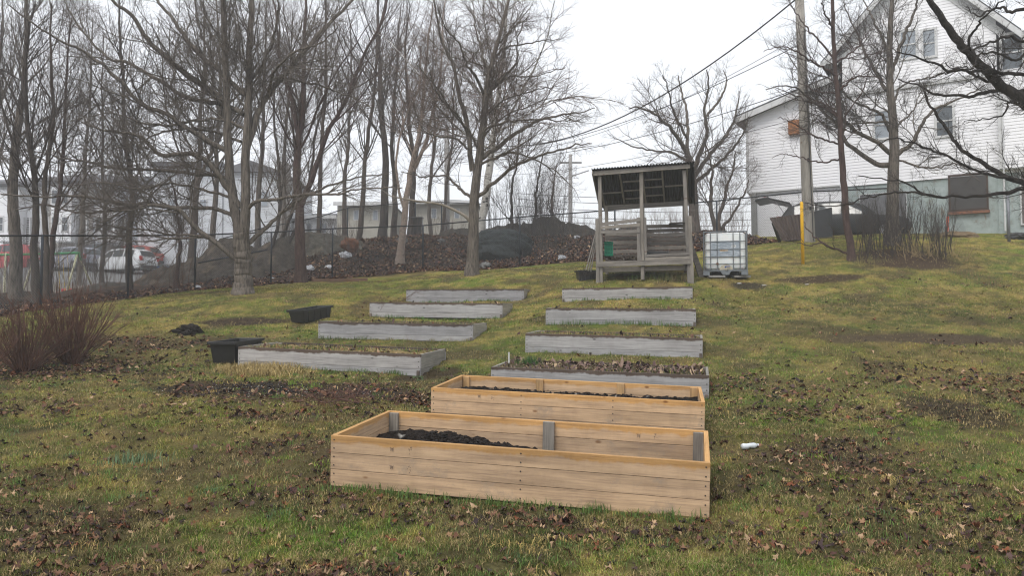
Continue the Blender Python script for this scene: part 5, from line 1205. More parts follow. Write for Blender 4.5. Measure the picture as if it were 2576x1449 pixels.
def fence(name, label, pts, height, pr=.03, mesh_mat=None, group=None, gaps=(), lower=(), extra_h={}, pitch=.075, dark=True):
    """pts: (x, y) posts; ground from the terrain"""
    zs = [G(p[0], p[1]) for p in pts]; o0 = np.array((pts[0][0], pts[0][1], zs[0])); root = thing(name, label, 'fence', tuple(o0), group=group)
    hs = [height if len(p) < 3 else p[2] for p in pts]
    for k, (p, z, h) in enumerate(zip(pts, zs, hs)):
        m = MB(); H_ = h + extra_h.get(k, 0)
        m.tube([np.array((p[0], p[1] - .06, z - .2)) - o0, np.array((p[0], p[1] - .06, z + H_ - .02)) - o0, np.array((p[0], p[1] - .06, z + H_ + .02)) - o0], [pr * (1.25 if k in extra_h else 1), pr * (1.25 if k in extra_h else 1), .01], 8)
        m.build('post', m_fence, root, 0, True)
    for k in range(len(pts) - 1):
        if k in gaps: continue
        a, b = pts[k], pts[k + 1]; m = MB(); m.tube([np.array((a[0], a[1], zs[k] + hs[k])) - o0, np.array((b[0], b[1], zs[k + 1] + hs[k + 1])) - o0], .024, 6); m.build('rail', m_rail, root, 0, True)
        chain_link(root, a[:2], b[:2], zs[k] + .02, zs[k + 1] + .02, hs[k] - .02, hs[k + 1] - .02, o0, pitch, mat=mesh_mat)
    for (k, f0, f1, h0, h1) in lower:
        a, b = np.array(pts[k][:2]), np.array(pts[k + 1][:2]); A = a + (b - a) * f0; B = a + (b - a) * f1; m = MB(); m.tube([np.array((*A, zs[k] + h0)) - o0, np.array((*B, zs[k + 1] + h1)) - o0], .024, 6); m.build('brace_rail', m_fence, root, 0, True)
    return root
# tops are fixed by where the rail runs
ft = {1: 2.14, 2: 2.46, 3: 2.84, 4: 3.18, 5: 3.6, 6: 3.86, 7: 4.02, 8: 4.15, 9: 4.33, 10: 4.58}
fp = []
for k, (x, y, z) in enumerate(FENCE):
    top = {0: 1.40, 1: 1.80, 2: 2.14, 3: 2.46, 4: 2.81, 5: 3.18, 6: 3.6, 7: 3.86, 8: 4.02, 9: 4.15, 10: 4.33, 11: 4.57, 12: 4.62}[k] + EYE
    fp.append((x, y, top - G(x, y)))
fence('chain_link_fence', 'long chain-link fence with dark posts and top rail crossing behind the trees and shed', fp, 1.9, lower=[(4, .03, .93, .9, 1.2)], extra_h={12: .15})
fp2 = []
for px, D in ((560, 33), (655, 34.5), (805, 36), (873, 37), (1044, 38), (1110, 38.5), (1230, 39)):
    x = (px - CX) / F * D; fp2.append((x, D, 1.75))
fence('chain_link_fence', 'second chain-link fence further back up the bank among the trunks', fp2, 1.75, group=None, pitch=.1)
x = (2543 - CX) / F * 25; m = MB(); z = G(x, 25); m.tube([(x, 25, z - .2), (x, 25, z + 1.66)], .045, 10); o = m.build('fence_post', simple('grey_steel_post', (.2, .21, .23), .5, metal=.4), None, 0, True); tag(o, 'lone grey steel post before the concrete foundation at the right edge', 'post')
# sagging torn end of the mesh right of the terminal post
xa = 13.25; zA = G(13.3, 26.4); zB = G(15.3, 26.0); rt = thing('torn_fence_mesh', 'torn end of chain-link mesh curling down beside the concrete foundation', 'fence', (xa, 26.4, zA))
def wv(Q):
    t = (Q[..., 0] - xa) / 2.4; h = (Q[..., 2] - zA); Q = Q.copy(); Q[..., 2] = zA + h * np.clip(1.0 - .62 * t ** 2, .2, 1) + .05 * np.sin(t * 5); Q[..., 1] += .35 * np.sin(t * 2.6) * h; return Q
chain_link(rt, (xa, 26.4), (xa + 2.2, 26.1), zA, zB - .1, 1.5, 1.5, np.array((xa, 26.4, zA)), waves=wv)
# wooden edging boards at the fence foot
for (p0, p1, lab) in (((637, 703), (735, 702), 'wet brown edging board at the fence foot left of the reddish trunk'), ((785, 701), (925, 701), 'wet brown edging board at the fence foot right of the reddish trunk')):
    a, b = P(*p0, 28.2), P(*p1, 28.6); a[2] = G(a[0], a[1]) ; b[2] = G(b[0], b[1]); m = MB(); m.beam(a + (0, 0, .04), b + (0, 0, .04), .04, .12); o = m.build('edging_board', wood('edging_' + lab[:3] + str(p0[0]), (.18, .10, .06), (.14, .08, .05), (.07, .045, .03)), None, .004); tag(o, lab, 'board', 'edging boards at the fence foot')

# ------------------------------------------------------------------ mounds, boulders, rubbish behind the fence
m_dirt = vcol_mat('dirt', .95, .1, nscale=9, namt=.5)
def mound(name, label, cat, cx_, cy_, sx, sy, h, seed, col, peaks=None, col2=None, rot=0):
    n = 150; u = np.linspace(-1.25, 1.25, n); U, Vv = np.meshgrid(u, u)
    X_ = cx_ + U * sx * math.cos(rot) - Vv * sy * math.sin(rot); Y_ = cy_ + U * sx * math.sin(rot) + Vv * sy * math.cos(rot)
    prof = np.zeros(U.shape)
    for (a, b, r, k) in (peaks or [(0, 0, .55, 1)]): prof = np.maximum(prof, k * np.exp(-((U - a) ** 2 + (Vv - b) ** 2) / (2 * (r * .75) ** 2)))
    edge = sstep(1.25, .9, np.hypot(U, Vv)); nz = fbm(X_ * 1.6, Y_ * 1.6, seed, 5) - .5; n2 = fbm(X_ * 5, Y_ * 5, seed + 5, 5) - .5
    hz = h * prof + (nz * .55 + n2 * .35) * min(h, 1.2) * .75 * edge; Zm = H0(X_.ravel(), Y_.ravel()).reshape(U.shape) + .05 + hz - (1 - edge) * .6
    c = np.array(col)[None] * (.3 + 1.5 * np.clip(n2.ravel()[:, None] + .5, 0, 1));
    if col2 is not None:
        t = sstep(.55, .7, fbm(X_ * 2.2, Y_ * 2.2, seed + 9, 4)).ravel()[:, None]; c = c * (1 - t) + np.array(col2) * t
    id_ = np.arange(n * n).reshape(n, n); Fq = np.stack([id_[:-1, :-1], id_[:-1, 1:], id_[1:, 1:], id_[1:, :-1]], -1).reshape(-1, 4)
    o = link_mesh(name, np.stack([X_.ravel(), Y_.ravel(), Zm.ravel()], 1), Fq, m_dirt, col=c, smooth=False); return tag(o, label, cat)
mound('dirt_mound', 'large dark dirt mound behind the fence left of the largest tree', 'dirt mound', -12.9, 31.2, 3.8, 2.4, 1.5, 3, (.05, .042, .035), [(.35, 0, .38, 1), (0, 0, .5, .6), (.9, .1, .4, .7)], (.10, .08, .06))
mound('dirt_mound', 'low dark dirt heap behind the fence next to the swing set', 'dirt mound', -15.2, 29.2, 2.0, 1.4, .3, 5, (.04, .035, .03), [(0, 0, .6, 1)], (.12, .07, .05))
mound('dirt_mound', 'grey gravelly dirt slope behind the fence under the slanting trunks', 'dirt mound', -9.5, 34.0, 3.0, 2.0, .9, 8, (.09, .085, .07), [(0, 0, .6, 1)], (.14, .12, .09))
mound('soil_pile', 'long pile of black topsoil on the bank left of the shed', 'soil pile', 1.8, 38.0, 5.3, 2.0, 1.15, 6, (.042, .038, .033), [(.02, 0, .22, 1.0), (.2, 0, .3, .7), (-.3, 0, .4, .62), (.75, 0, .5, .6), (-.75, 0, .3, .35)], (.07, .06, .05))
V, Fq = blob(1.0, 77, 4, (1.25, .7, .75), .35, 1.6); x, D = (1262 - CX) / F * 31.6, 31.6; o = link_mesh('covered_boulder', V + (x, D, G(x, D) + .45), Fq, simple('dark_rock_net', (.035, .045, .047), .9, (.015, .018, .02), 9, bmp=1, bd=.05)); tag(o, 'big dark boulder-like heap behind the fence, right of the rounded tree', 'boulder')
V, Fq = blob(.4, 78, 3, (.95, .7, .85)); x, D = (878 - CX) / F * 33, 33; o = link_mesh('orange_sack', V + (x, D, G(x, D) + .3), Fq, simple('orange_sack', (.25, .10, .045), .85, (.12, .05, .03), 12)); tag(o, 'rust-orange sack half buried in leaves behind the fence', 'sack')
r_ = np.random.default_rng(5)
for k, (px, py, D, s, lab) in enumerate(((777, 688, 30.4, .16, 'white crumpled plastic bag at the fence foot, left of a fence post'), (867, 677, 32, .22, 'white scrunched plastic bag behind the fence between the reddish trunk and the birch'), (685, 690, 28.5, .12, 'flat white plastic scrap left of the reddish trunk'),
        (826, 690, 31, .14, 'white torn plastic scrap at the fence foot below the second fence'), (495, 727, 25.4, .12, 'pale rag at the foot of the fence post on the left'), (445 + 0, 736, 24.6, .09, 'pale stone at the foot of the mound behind the left fence'),
        (1110, 605, 35, .16, 'grey rock on the bank left of the rounded tree'), (1010, 605, 35, .22, 'broad grey rock on the bank behind the birch'), (1220, 660, 29.7, .2, 'mossy grey rock beside the foot of the rounded tree'), (1415, 660, 29.6, .14, 'crumpled blue-white bag behind the fence near the shed'), (1452, 600, 34, .12, 'white scrap of litter high on the leafy bank left of the shed'), (706, 690, 28.6, .08, 'small pink scrap left of the reddish trunk'))):
    V, Fq = blob(s, 90 + k, 3, (1.1, .7, .7), .6, 3.5); x = (px - CX) / F * D; isr = 'rock' in lab or 'stone' in lab
    o = link_mesh('rock' if isr else 'litter', V + (x, D, G(x, D) + s * .5), Fq, simple('rock_grey' if isr else 'litter_white', (.2, .2, .19) if isr else ((.55, .3, .3) if 'pink' in lab else (.62, .64, .68)), .8, (.1, .1, .1) if isr else (.45, .46, .5), 8)); tag(o, lab, 'rock' if isr else 'litter')
# wheelie bin
x, D = (1046 - CX) / F * 38.2, 38.2; z = G(x, D); bn = thing('waste_bin', 'black wheeled bin on top of the bank behind the second fence', 'bin', (x, D, z)); m = MB()
m.add([(-.25, -.25, 0), (.25, -.25, 0), (.25, .25, 0), (-.25, .25, 0), (-.32, -.33, .95), (.32, -.33, .95), (.32, .33, .95), (-.32, .33, .95)], [(3, 2, 1, 0), (4, 5, 6, 7), (0, 1, 5, 4), (1, 2, 6, 5), (2, 3, 7, 6), (3, 0, 4, 7)]); m.build('body', m_black, bn, .02); m = MB(); m.box((0, 0, .99), (.7, .72, .06), Matrix.Rotation(.06, 3, 'X')); m.build('lid', m_black, bn, .02)

# ------------------------------------------------------------------ the white building on the right
HO = np.array((10.04, 33.0)); HE = np.array((.848, -.53)); HN = np.array((.53, .848))
def wall_sz(px, py, off=0.0):
    u = (px - CX) / F; v = (CY - py) / F; d = np.array((u, cp - v * sp, sp + v * cp)); o = HO + HN * off
    # t*d_xy = o + s*HE
    A = np.array([[d[0], -HE[0]], [d[1], -HE[1]]]); t, s = np.linalg.solve(A, o); return s, EYE + t * d[2]
gH = float(H0(12, 31.8)[0]) - .1
house = thing('white_building', 'large white clapboard building with grey concrete foundation on the right crest', 'building', (HO[0], HO[1], 0), rotz=math.atan2(HE[1], HE[0]))
# local frame: x = along the wall, y = into the building, z up (world height)
m_siding = simple('white_vinyl_siding', (.80, .80, .82), .5, (.76, .76, .79), 1.2, bmp=0)
m_trim = simple('white_trim', (.60, .61, .62), .6, (.48, .48, .48), 4, bmp=0)
m_conc, ntc, bc = new_mat('painted_concrete'); nc = noise_node(ntc, 2.2, mapping(ntc, 'Object'), 9, .75); rc = ramp(ntc, nc.outputs[0], [(.33, (.20, .19, .16)), (.45, (.27, .32, .31)), (.6, (.33, .38, .38)), (.72, (.40, .43, .42))])
nr = noise_node(ntc, 1.5, mapping(ntc, 'Object', (2.5, 1, .5)), 6, .7); rr_ = ramp(ntc, nr.outputs[0], [(.60, (0, 0, 0)), (.70, (1, 1, 1))]); mxc = ntc.nodes.new('ShaderNodeMix'); mxc.data_type = 'RGBA'; mxc.inputs[7].default_value = (.20, .13, .07, 1)
ntc.links.new(rr_.outputs[0], mxc.inputs[0]); ntc.links.new(rc.outputs[0], mxc.inputs[6]); ntc.links.new(mxc.outputs[2], bc.inputs['Base Color']); bc.inputs['Roughness'].default_value = .9; bump(ntc, bc, nc.outputs[0], .6, .02)
m_glass = simple('dark_window_glass', (.10, .115, .13), .12, (.05, .06, .07), 1.5, bmp=0, spec=.6)
m_glass2 = simple('curtained_window_glass', (.30, .33, .37), .2, (.22, .25, .28), 2, bmp=0, spec=.6)
def hull_range(poly, z):
    xs = []
    for k in range(len(poly)):
        (s0, z0), (s1, z1) = poly[k], poly[(k + 1) % len(poly)]
        if (z0 - z) * (z1 - z) <= 0 and abs(z1 - z0) > 1e-6: xs.append(s0 + (s1 - s0) * (z - z0) / (z1 - z0))
    return (min(xs), max(xs)) if len(xs) >= 2 else None
def siding(poly, y, parent, name='siding', pitch=.12, mat=None, back=.04, lap=.016):
    z0 = min(p[1] for p in poly); z1 = max(p[1] for p in poly); m = MB(); z = z0
    while z < z1 - .01:
        zt = min(z + pitch, z1); a = hull_range(poly, z + .002); b = hull_range(poly, zt - .002)
        if a and b:
            m.add([(a[0], y - lap, z), (a[1], y - lap, z), (b[1], y - .002, zt), (b[0], y - .002, zt), (a[0], y + .002, z), (a[1], y + .002, z)], [(0, 1, 2, 3), (0, 4, 5, 1)])
        z = zt
    o = m.build(name, mat or m_siding, parent)
    mb = MB(); mb.prism([(p[0], y + .01, p[1]) for p in poly], (0, .12, 0)); bb = mb.build('sheathing', m_trim, o); return o
w = wall_sz
sL, _ = w(1880, 480); s2, _ = w(1897, 550); s3, zc3 = w(2129, 466); s4, zc4 = w(2510, 440); zb = .5 * (zc3 + zc4)
_, zover = w(1880, 484)
rk0 = w(1862, 300); rk1 = w(2106, 196); sM, _ = w(2110, 300); slope = (rk1[1] - rk0[1]) / (rk1[0] - rk0[0])
SE = s4 + 6.0
def rake(s): return rk0[1] + slope * (s - rk0[0])
# lean-to wall (upper), overhanging
siding([(sL, zover), (sM, zover), (sM, rake(sM) - .12), (sL, rake(sL) - .12)], 0, house)
siding([(s2, gH - .4), (s3, gH - .4), (s3, zover - .001), (s2, zover - .001)], .12, house)
m = MB(); m.box(((sL + s3) / 2, .05, zover - .03), (s3 - sL, .14, .06)); m.build('overhang_trim', m_trim, house)
# belt, main gable
_, zbelt1 = w(2232, 225); _, zbelt2 = w(2478, 197); zbelt = (zbelt1 + zbelt2) / 2
siding([(sM, zb), (SE, zb), (SE, zbelt), (sM, zbelt)], 0.003, house)
siding([(s3, zb), (sM, zb), (sM, zover), (s3, zover)], 0.003, house) if sM > s3 + .05 else None
g0 = w(2090, 142); g1 = w(2205, 6); gs = (g1[1] - g0[1]) / (g1[0] - g0[0]); sW1 = w(2118, 150)[0]
pk_s = w(2300, 0)[0]; pk_z = g1[1] + gs * (pk_s - g1[0]); er_z = g0[1] - .2; er_s = pk_s + (pk_z - er_z) / gs
def gr(s): return pk_z - gs * abs(s - pk_s)
siding([(sW1, zbelt + .16), (2 * pk_s - sW1, zbelt + .16), (2 * pk_s - sW1, gr(sW1) - .1), (pk_s, pk_z - .1), (sW1, gr(sW1) - .1)], 0.02, house)
m = MB(); m.box(((sM + SE) / 2, -.03, zbelt + .07), (SE - sM, .14, .16)); m.build('belt_board', m_trim, house)
# roof slabs
m_shing = simple('grey_shingles', (.09, .09, .095), .9, (.05, .05, .055), 18)
def slab(name, a, b, y0, y1, th, mat, parent):
    m = MB(); m.prism([(a[0], y0, a[1]), (b[0], y0, b[1]), (b[0], y0, b[1] + th), (a[0], y0, a[1] + th)], (0, y1 - y0, 0)); return m.build(name, mat, parent)
slab('roof', (sL - .45, rake(sL - .45) + .02), (sM + .1, rake(sM + .1) + .02), -.38, 9, .10, m_shing, house)
slab('bargeboard', (sL - .47, rake(sL - .47) - .20), (sM + .1, rake(sM + .1) - .20), -.42, -.36, .24, m_trim, house)
slab('soffit', (sL - .40, rake(sL - .40) - .06), (sM + .1, rake(sM + .1) - .06), -.35, .02, .05, m_trim, house)
m = MB(); m.box((sL - .43, 4, rake(sL - .43) - .04), (.1, 8.6, .14)); m.build('gutter', m_shed_dk, house)
for sgn in (-1, 1):
    a = (pk_s + sgn * (pk_s - g0[0] + .35), gr(g0[0] - .35)); b_ = (pk_s, pk_z)
    slab('roof', a, b_, -.30, 10, .12, m_shing, house); slab('bargeboard', (a[0], a[1] - .22), (b_[0], b_[1] - .22), -.34, -.27, .26, m_trim, house)
    slab('frieze', (a[0] - sgn * .5, a[1] - .22 + gs * .5 - .42), (b_[0], b_[1] - .42 - .22), -.02, .018, .34, m_trim, house)
m = MB(); m.box((g0[0] - .1, .1, g0[1] - .28), (.5, .8, .16)); m.build('eave_return', m_trim, house)
# body behind
m = MB(); m.box(((s3 + SE) / 2, 4.6, (gH + zbelt) / 2), (SE - s3, 8.9, zbelt - gH)); m.box(((sL + s3) / 2, 4.6, (zover + rake(sL)) / 2 - .1), (s3 - sL, 8.8, rake(sL) - zover)); m.box(((s2 + s3) / 2, 4.7, (zover + gH) / 2 - .05), (s3 - s2 - .05, 8.8, zover - gH)); m.build('rear_walls', m_siding, house)
m = MB(); m.prism([(sW1 + .01, .2, zbelt), (2 * pk_s - sW1 - .01, .2, zbelt), (2 * pk_s - sW1 - .01, .2, gr(sW1) - .12), (pk_s, .2, pk_z - .12), (sW1 + .01, .2, gr(sW1) - .12)], (0, 9.5, 0)); m.build('attic_walls', m_siding, house)
# foundation
m = MB(); m.box(((s3 + SE) / 2, .16, (gH - .5 + zb) / 2), (SE - s3, .22, zb - gH + .5)); m.box((s4 + .12, .03, (gH - .5 + zb) / 2), (.25, .1, zb - gH + .5)); m.build('foundation', m_conc, house)
# wing on the right, proud of the wall, siding reaching lower
_, zwb = w(2545, 421, -.3); s5 = w(2514, 400)[0]
siding([(s5, zwb), (SE, zwb), (SE, zbelt - .02), (s5, zbelt - .02)], -.25, house)
m = MB(); m.box((s5 + .06, -.275, (zwb + zbelt) / 2), (.14, .06, zbelt - zwb)); m.box(((s5 + SE) / 2, -.08, zwb - .02), (SE - s5, .3, .04)); m.build('corner_trim', m_trim, house)
m = MB(); m.box((sL + .03, -.03, (zover + rake(sL)) / 2 - .1), (.1, .05, rake(sL) - zover - .2)); m.box((s3 + .04, .09, (gH + zb) / 2), (.08, .05, zb - gH)); m.build('corner_trim', m_trim, house)
m = MB(); m.box((s2 - .0, .05, (zover + gH) / 2 - .2), (.22, .2, zover - gH + .3)); m.build('corner_post', simple('grey_post', (.33, .33, .32), .8), house)
# windows
def hwin(x0, y0, x1, y1, glass, off=0.0, frame=.09, boarded=False, name='window'):
    (sa, za), (sb, zb_) = w(x0, y0), w(x1, y1); zt, zl = max(za, zb_), min(za, zb_)
    s0_, s1_ = min(sa, sb), max(sa, sb); cx_, cz = (s0_ + s1_) / 2, (zt + zl) / 2; W_ = s1_ - s0_; H_ = zt - zl
    m = MB(); f = frame
    for (cxx, czz, ww, hh) in ((cx_, zt + f / 2, W_ + 2 * f, f), (cx_, zl - f / 2, W_ + 2 * f, f), (s0_ - f / 2, cz, f, H_), (s1_ + f / 2, cz, f, H_)): m.box((cxx, off - .035, czz), (ww, .07, hh))
    if not boarded: m.box((cx_, off - .04, cz), (W_, .03, .05))
    fr = m.build(name, m_trim, house, .004); m = MB(); m.box((cx_, off - .018, cz), (W_ - .004, .02, H_ - .004)); m.build('pane', glass, fr); return fr, (cx_, cz, W_, H_)
hwin(2201, 283, 2236, 345, m_glass2); hwin(2356, 270, 2397, 338, m_glass); hwin(2266, 82, 2304, 141, m_glass2, .02); hwin(2322, 78, 2352, 138, m_glass2, .02)
hwin(2520, 90, 2572, 172, m_glass, .02); hwin(2163, 491, 2280, 560, simple('grey_window_board', (.17, .17, .18), .8), .05, .03, True, 'boarded_window')
fr, (cx_, cz, W_, H_) = hwin(2390, 445, 2482, 522, simple('dark_basement_glass', (.045, .045, .05), .3), .04, .07, True, 'grated_window'); fr.data.materials[0] = simple('rusty_frame', (.08, .055, .045), .8)
m = MB(); m.box((cx_, -.0, cz - H_ / 2 - .14), (W_ + .2, .2, .1)); m.build('rusty_sill', simple('rusted_sill', (.25, .11, .06), .9, (.10, .06, .05), 14), fr)
q_ = []; R_ = []; pz = .055
mg = MB()
n_ = int((W_ + H_) / pz)
lines = []
for k in range(-int(H_ / pz) - 1, int(W_ / pz) + int(H_ / pz) + 2):
    for dr in (1, -1):
        x0 = k * pz; ta, tb = 0., 1.; fa, fb = x0, x0 + dr * H_
        if fa != fb:
            for lim, sg in ((0, 1), (W_, -1)):
                a_, b_ = sg * (fa - lim), sg * (fb - lim)
                if a_ < 0 and b_ < 0: ta, tb = 1, 0; break
                if a_ < 0: ta = max(ta, a_ / (a_ - b_))
                if b_ < 0: tb = min(tb, a_ / (a_ - b_))
        if tb - ta > .03: lines.append([(cx_ - W_ / 2 + fa + (fb - fa) * t, -.045 + .002 * dr, cz - H_ / 2 + H_ * t) for t in (ta, tb)])
lines = np.array(lines); V, Fq = tubes(lines, np.full(lines.shape[:2], .006), 3); link_mesh('grate', V, Fq, simple('steel_grate', (.16, .15, .14), .6), fr)
hwin(2568, 425, 2620, 560, simple('grey_window_board2', (.15, .13, .12), .8), .04, .05, True, 'boarded_window')
(sa, za), (sb, zb2) = w(1987, 306), w(2016, 337); m = MB(); m.box(((sa + sb) / 2, -.12, (za + zb2) / 2), (sb - sa + .05, .24, za - zb2)); m.build('vent_box', simple('rusty_vent', (.42, .17, .06), .85, (.22, .10, .05), 9), house, .01)
# shingled gable of a second volume on the right
sg0 = w(2470, 20)[0]; m = MB(); m.prism([(sg0, -.6, gr(sg0) + .1), (SE, -.6, gr(sg0) + .1 - .6 * (SE - sg0)), (SE, -.6, pk_z + 2), (sg0, -.6, pk_z + 2)], (0, .5, 0)) if False else None
# chimney
cz0 = w(2128, 70); cz1 = w(2155, 9); ch = thing('chimney_part', None, None); bpy.data.objects.remove(ch)
m = MB(); m.box(((cz0[0] + cz1[0]) / 2 + .9, 2.2, cz1[1] - 1.0), (.62, .6, 4.6)); m.build('chimney', simple('old_brick', (.17, .13, .115), .9, (.25, .2, .15), 5), house, .01)
m = MB()
for k in range(3): m.tube([(s5 + .12 + k * .0, -.33, gH), (s5 + .12, -.33, zbelt - .3)], .03, 8) if k == 0 else None
m.build('downpipe', m_trim, house)

# ------------------------------------------------------------------ utility pole and wires
pb = P(2036, 607, 25.5); pt = P(2009, -60, 25.5)
pole = thing('utility_pole', 'tall weathered grey wooden utility pole by the yellow post', 'utility pole', tuple(pb))
m = MB(); m.tube([(0, 0, -.3), (0, 0, .05), tuple((pt - pb) * .5), tuple(pt - pb)], [.20, .19, .165, .14], 16); m.build('pole', wood('pole_wood', (.34, .32, .285), (.28, .265, .24), (.15, .14, .13), grain='Z', blotch=.6), pole, 0, True)
m = MB(); e = (pt - pb)
for zf_ in (.55, .3, .12): q = e * zf_; m.box((q[0], q[1] - .18, q[2]), (.05, .05, .12))
m.tube([(.06, -.19, 0), (e[0] * .8 + .05, -.165, e[2] * .8)], .012, 6); m.build('hardware', m_rail, pole)
def wire(label, a, b, sag, r=.012, grp='overhead wires'):
    a, b = np.array(a), np.array(b); pts = []
    for t in np.linspace(0, 1, 28): p = a + (b - a) * t; p[2] -= sag * 4 * t * (1 - t); pts.append(p)
    m = MB(); m.tube(pts, r, 5); o = m.build('overhead_wire', m_rail); tag(o, label, 'wire', grp); return o
pb2 = P(1126, 330, 50)
wire('thickest overhead wire dropping from the utility pole top to the left behind the trees', P(2008, -8, 25.4), pb2, 2.6, .028)
wire('upper thin overhead wire of the middle pair crossing the sky', P(2012, 90, 25.4), P(1126, 378, 50), 1.55, .009)
wire('lower thin overhead wire of the middle pair crossing the sky', P(2012, 110, 25.4), P(1126, 372, 50), 1.3, .014)
wire('low overhead wire passing in front of the round-crowned tree', P(2030, 215, 25.4), P(1126, 398, 50), .9, .014)
wire('lowest overhead wire sloping down just above the shed roof', P(2033, 290, 25.4), P(1130, 440, 50), .7, .009)
def far_pole(label, px, ytop, D, r):
    b0 = base(px, D); t = P(px, ytop, D); rt = thing('utility_pole', label, 'utility pole', tuple(b0)); m = MB(); m.tube([(0, 0, -.3), tuple(t - b0)], [r, r * .75], 10); m.build('pole', simple('pole_grey', (.3, .29, .28), .9), rt, 0, True)
    m = MB(); m.box(tuple(t - b0 + (0, 0, -.6)), (1.6, .1, .12)); m.tube([tuple(t - b0 + (.0, 0, -1.6)), tuple(t - b0 + (1.3, -.2, -1.2))], .04, 6); m.build('arm', simple('arm_grey', (.25, .25, .25), .8), rt); return rt
far_pole('distant utility pole in the haze left of the shed', 1435, 388, 55, .17)
far_pole('distant utility pole behind the birches', 1124, 318, 50, .2)
for k, y in enumerate((500, 512, 528, 545, 556)):
    wire(['distant haze-faded wire behind the shed, uppermost of five', 'distant haze-faded wire behind the shed, second from the top', 'distant haze-faded wire behind the shed, middle one', 'distant haze-faded wire behind the shed, second lowest', 'distant haze-faded wire behind the shed, lowest'][k], P(1300, y - 14 + k * 2, 56), P(2000, y + (k - 2) * 4, 52), .3, .02, 'distant wires')

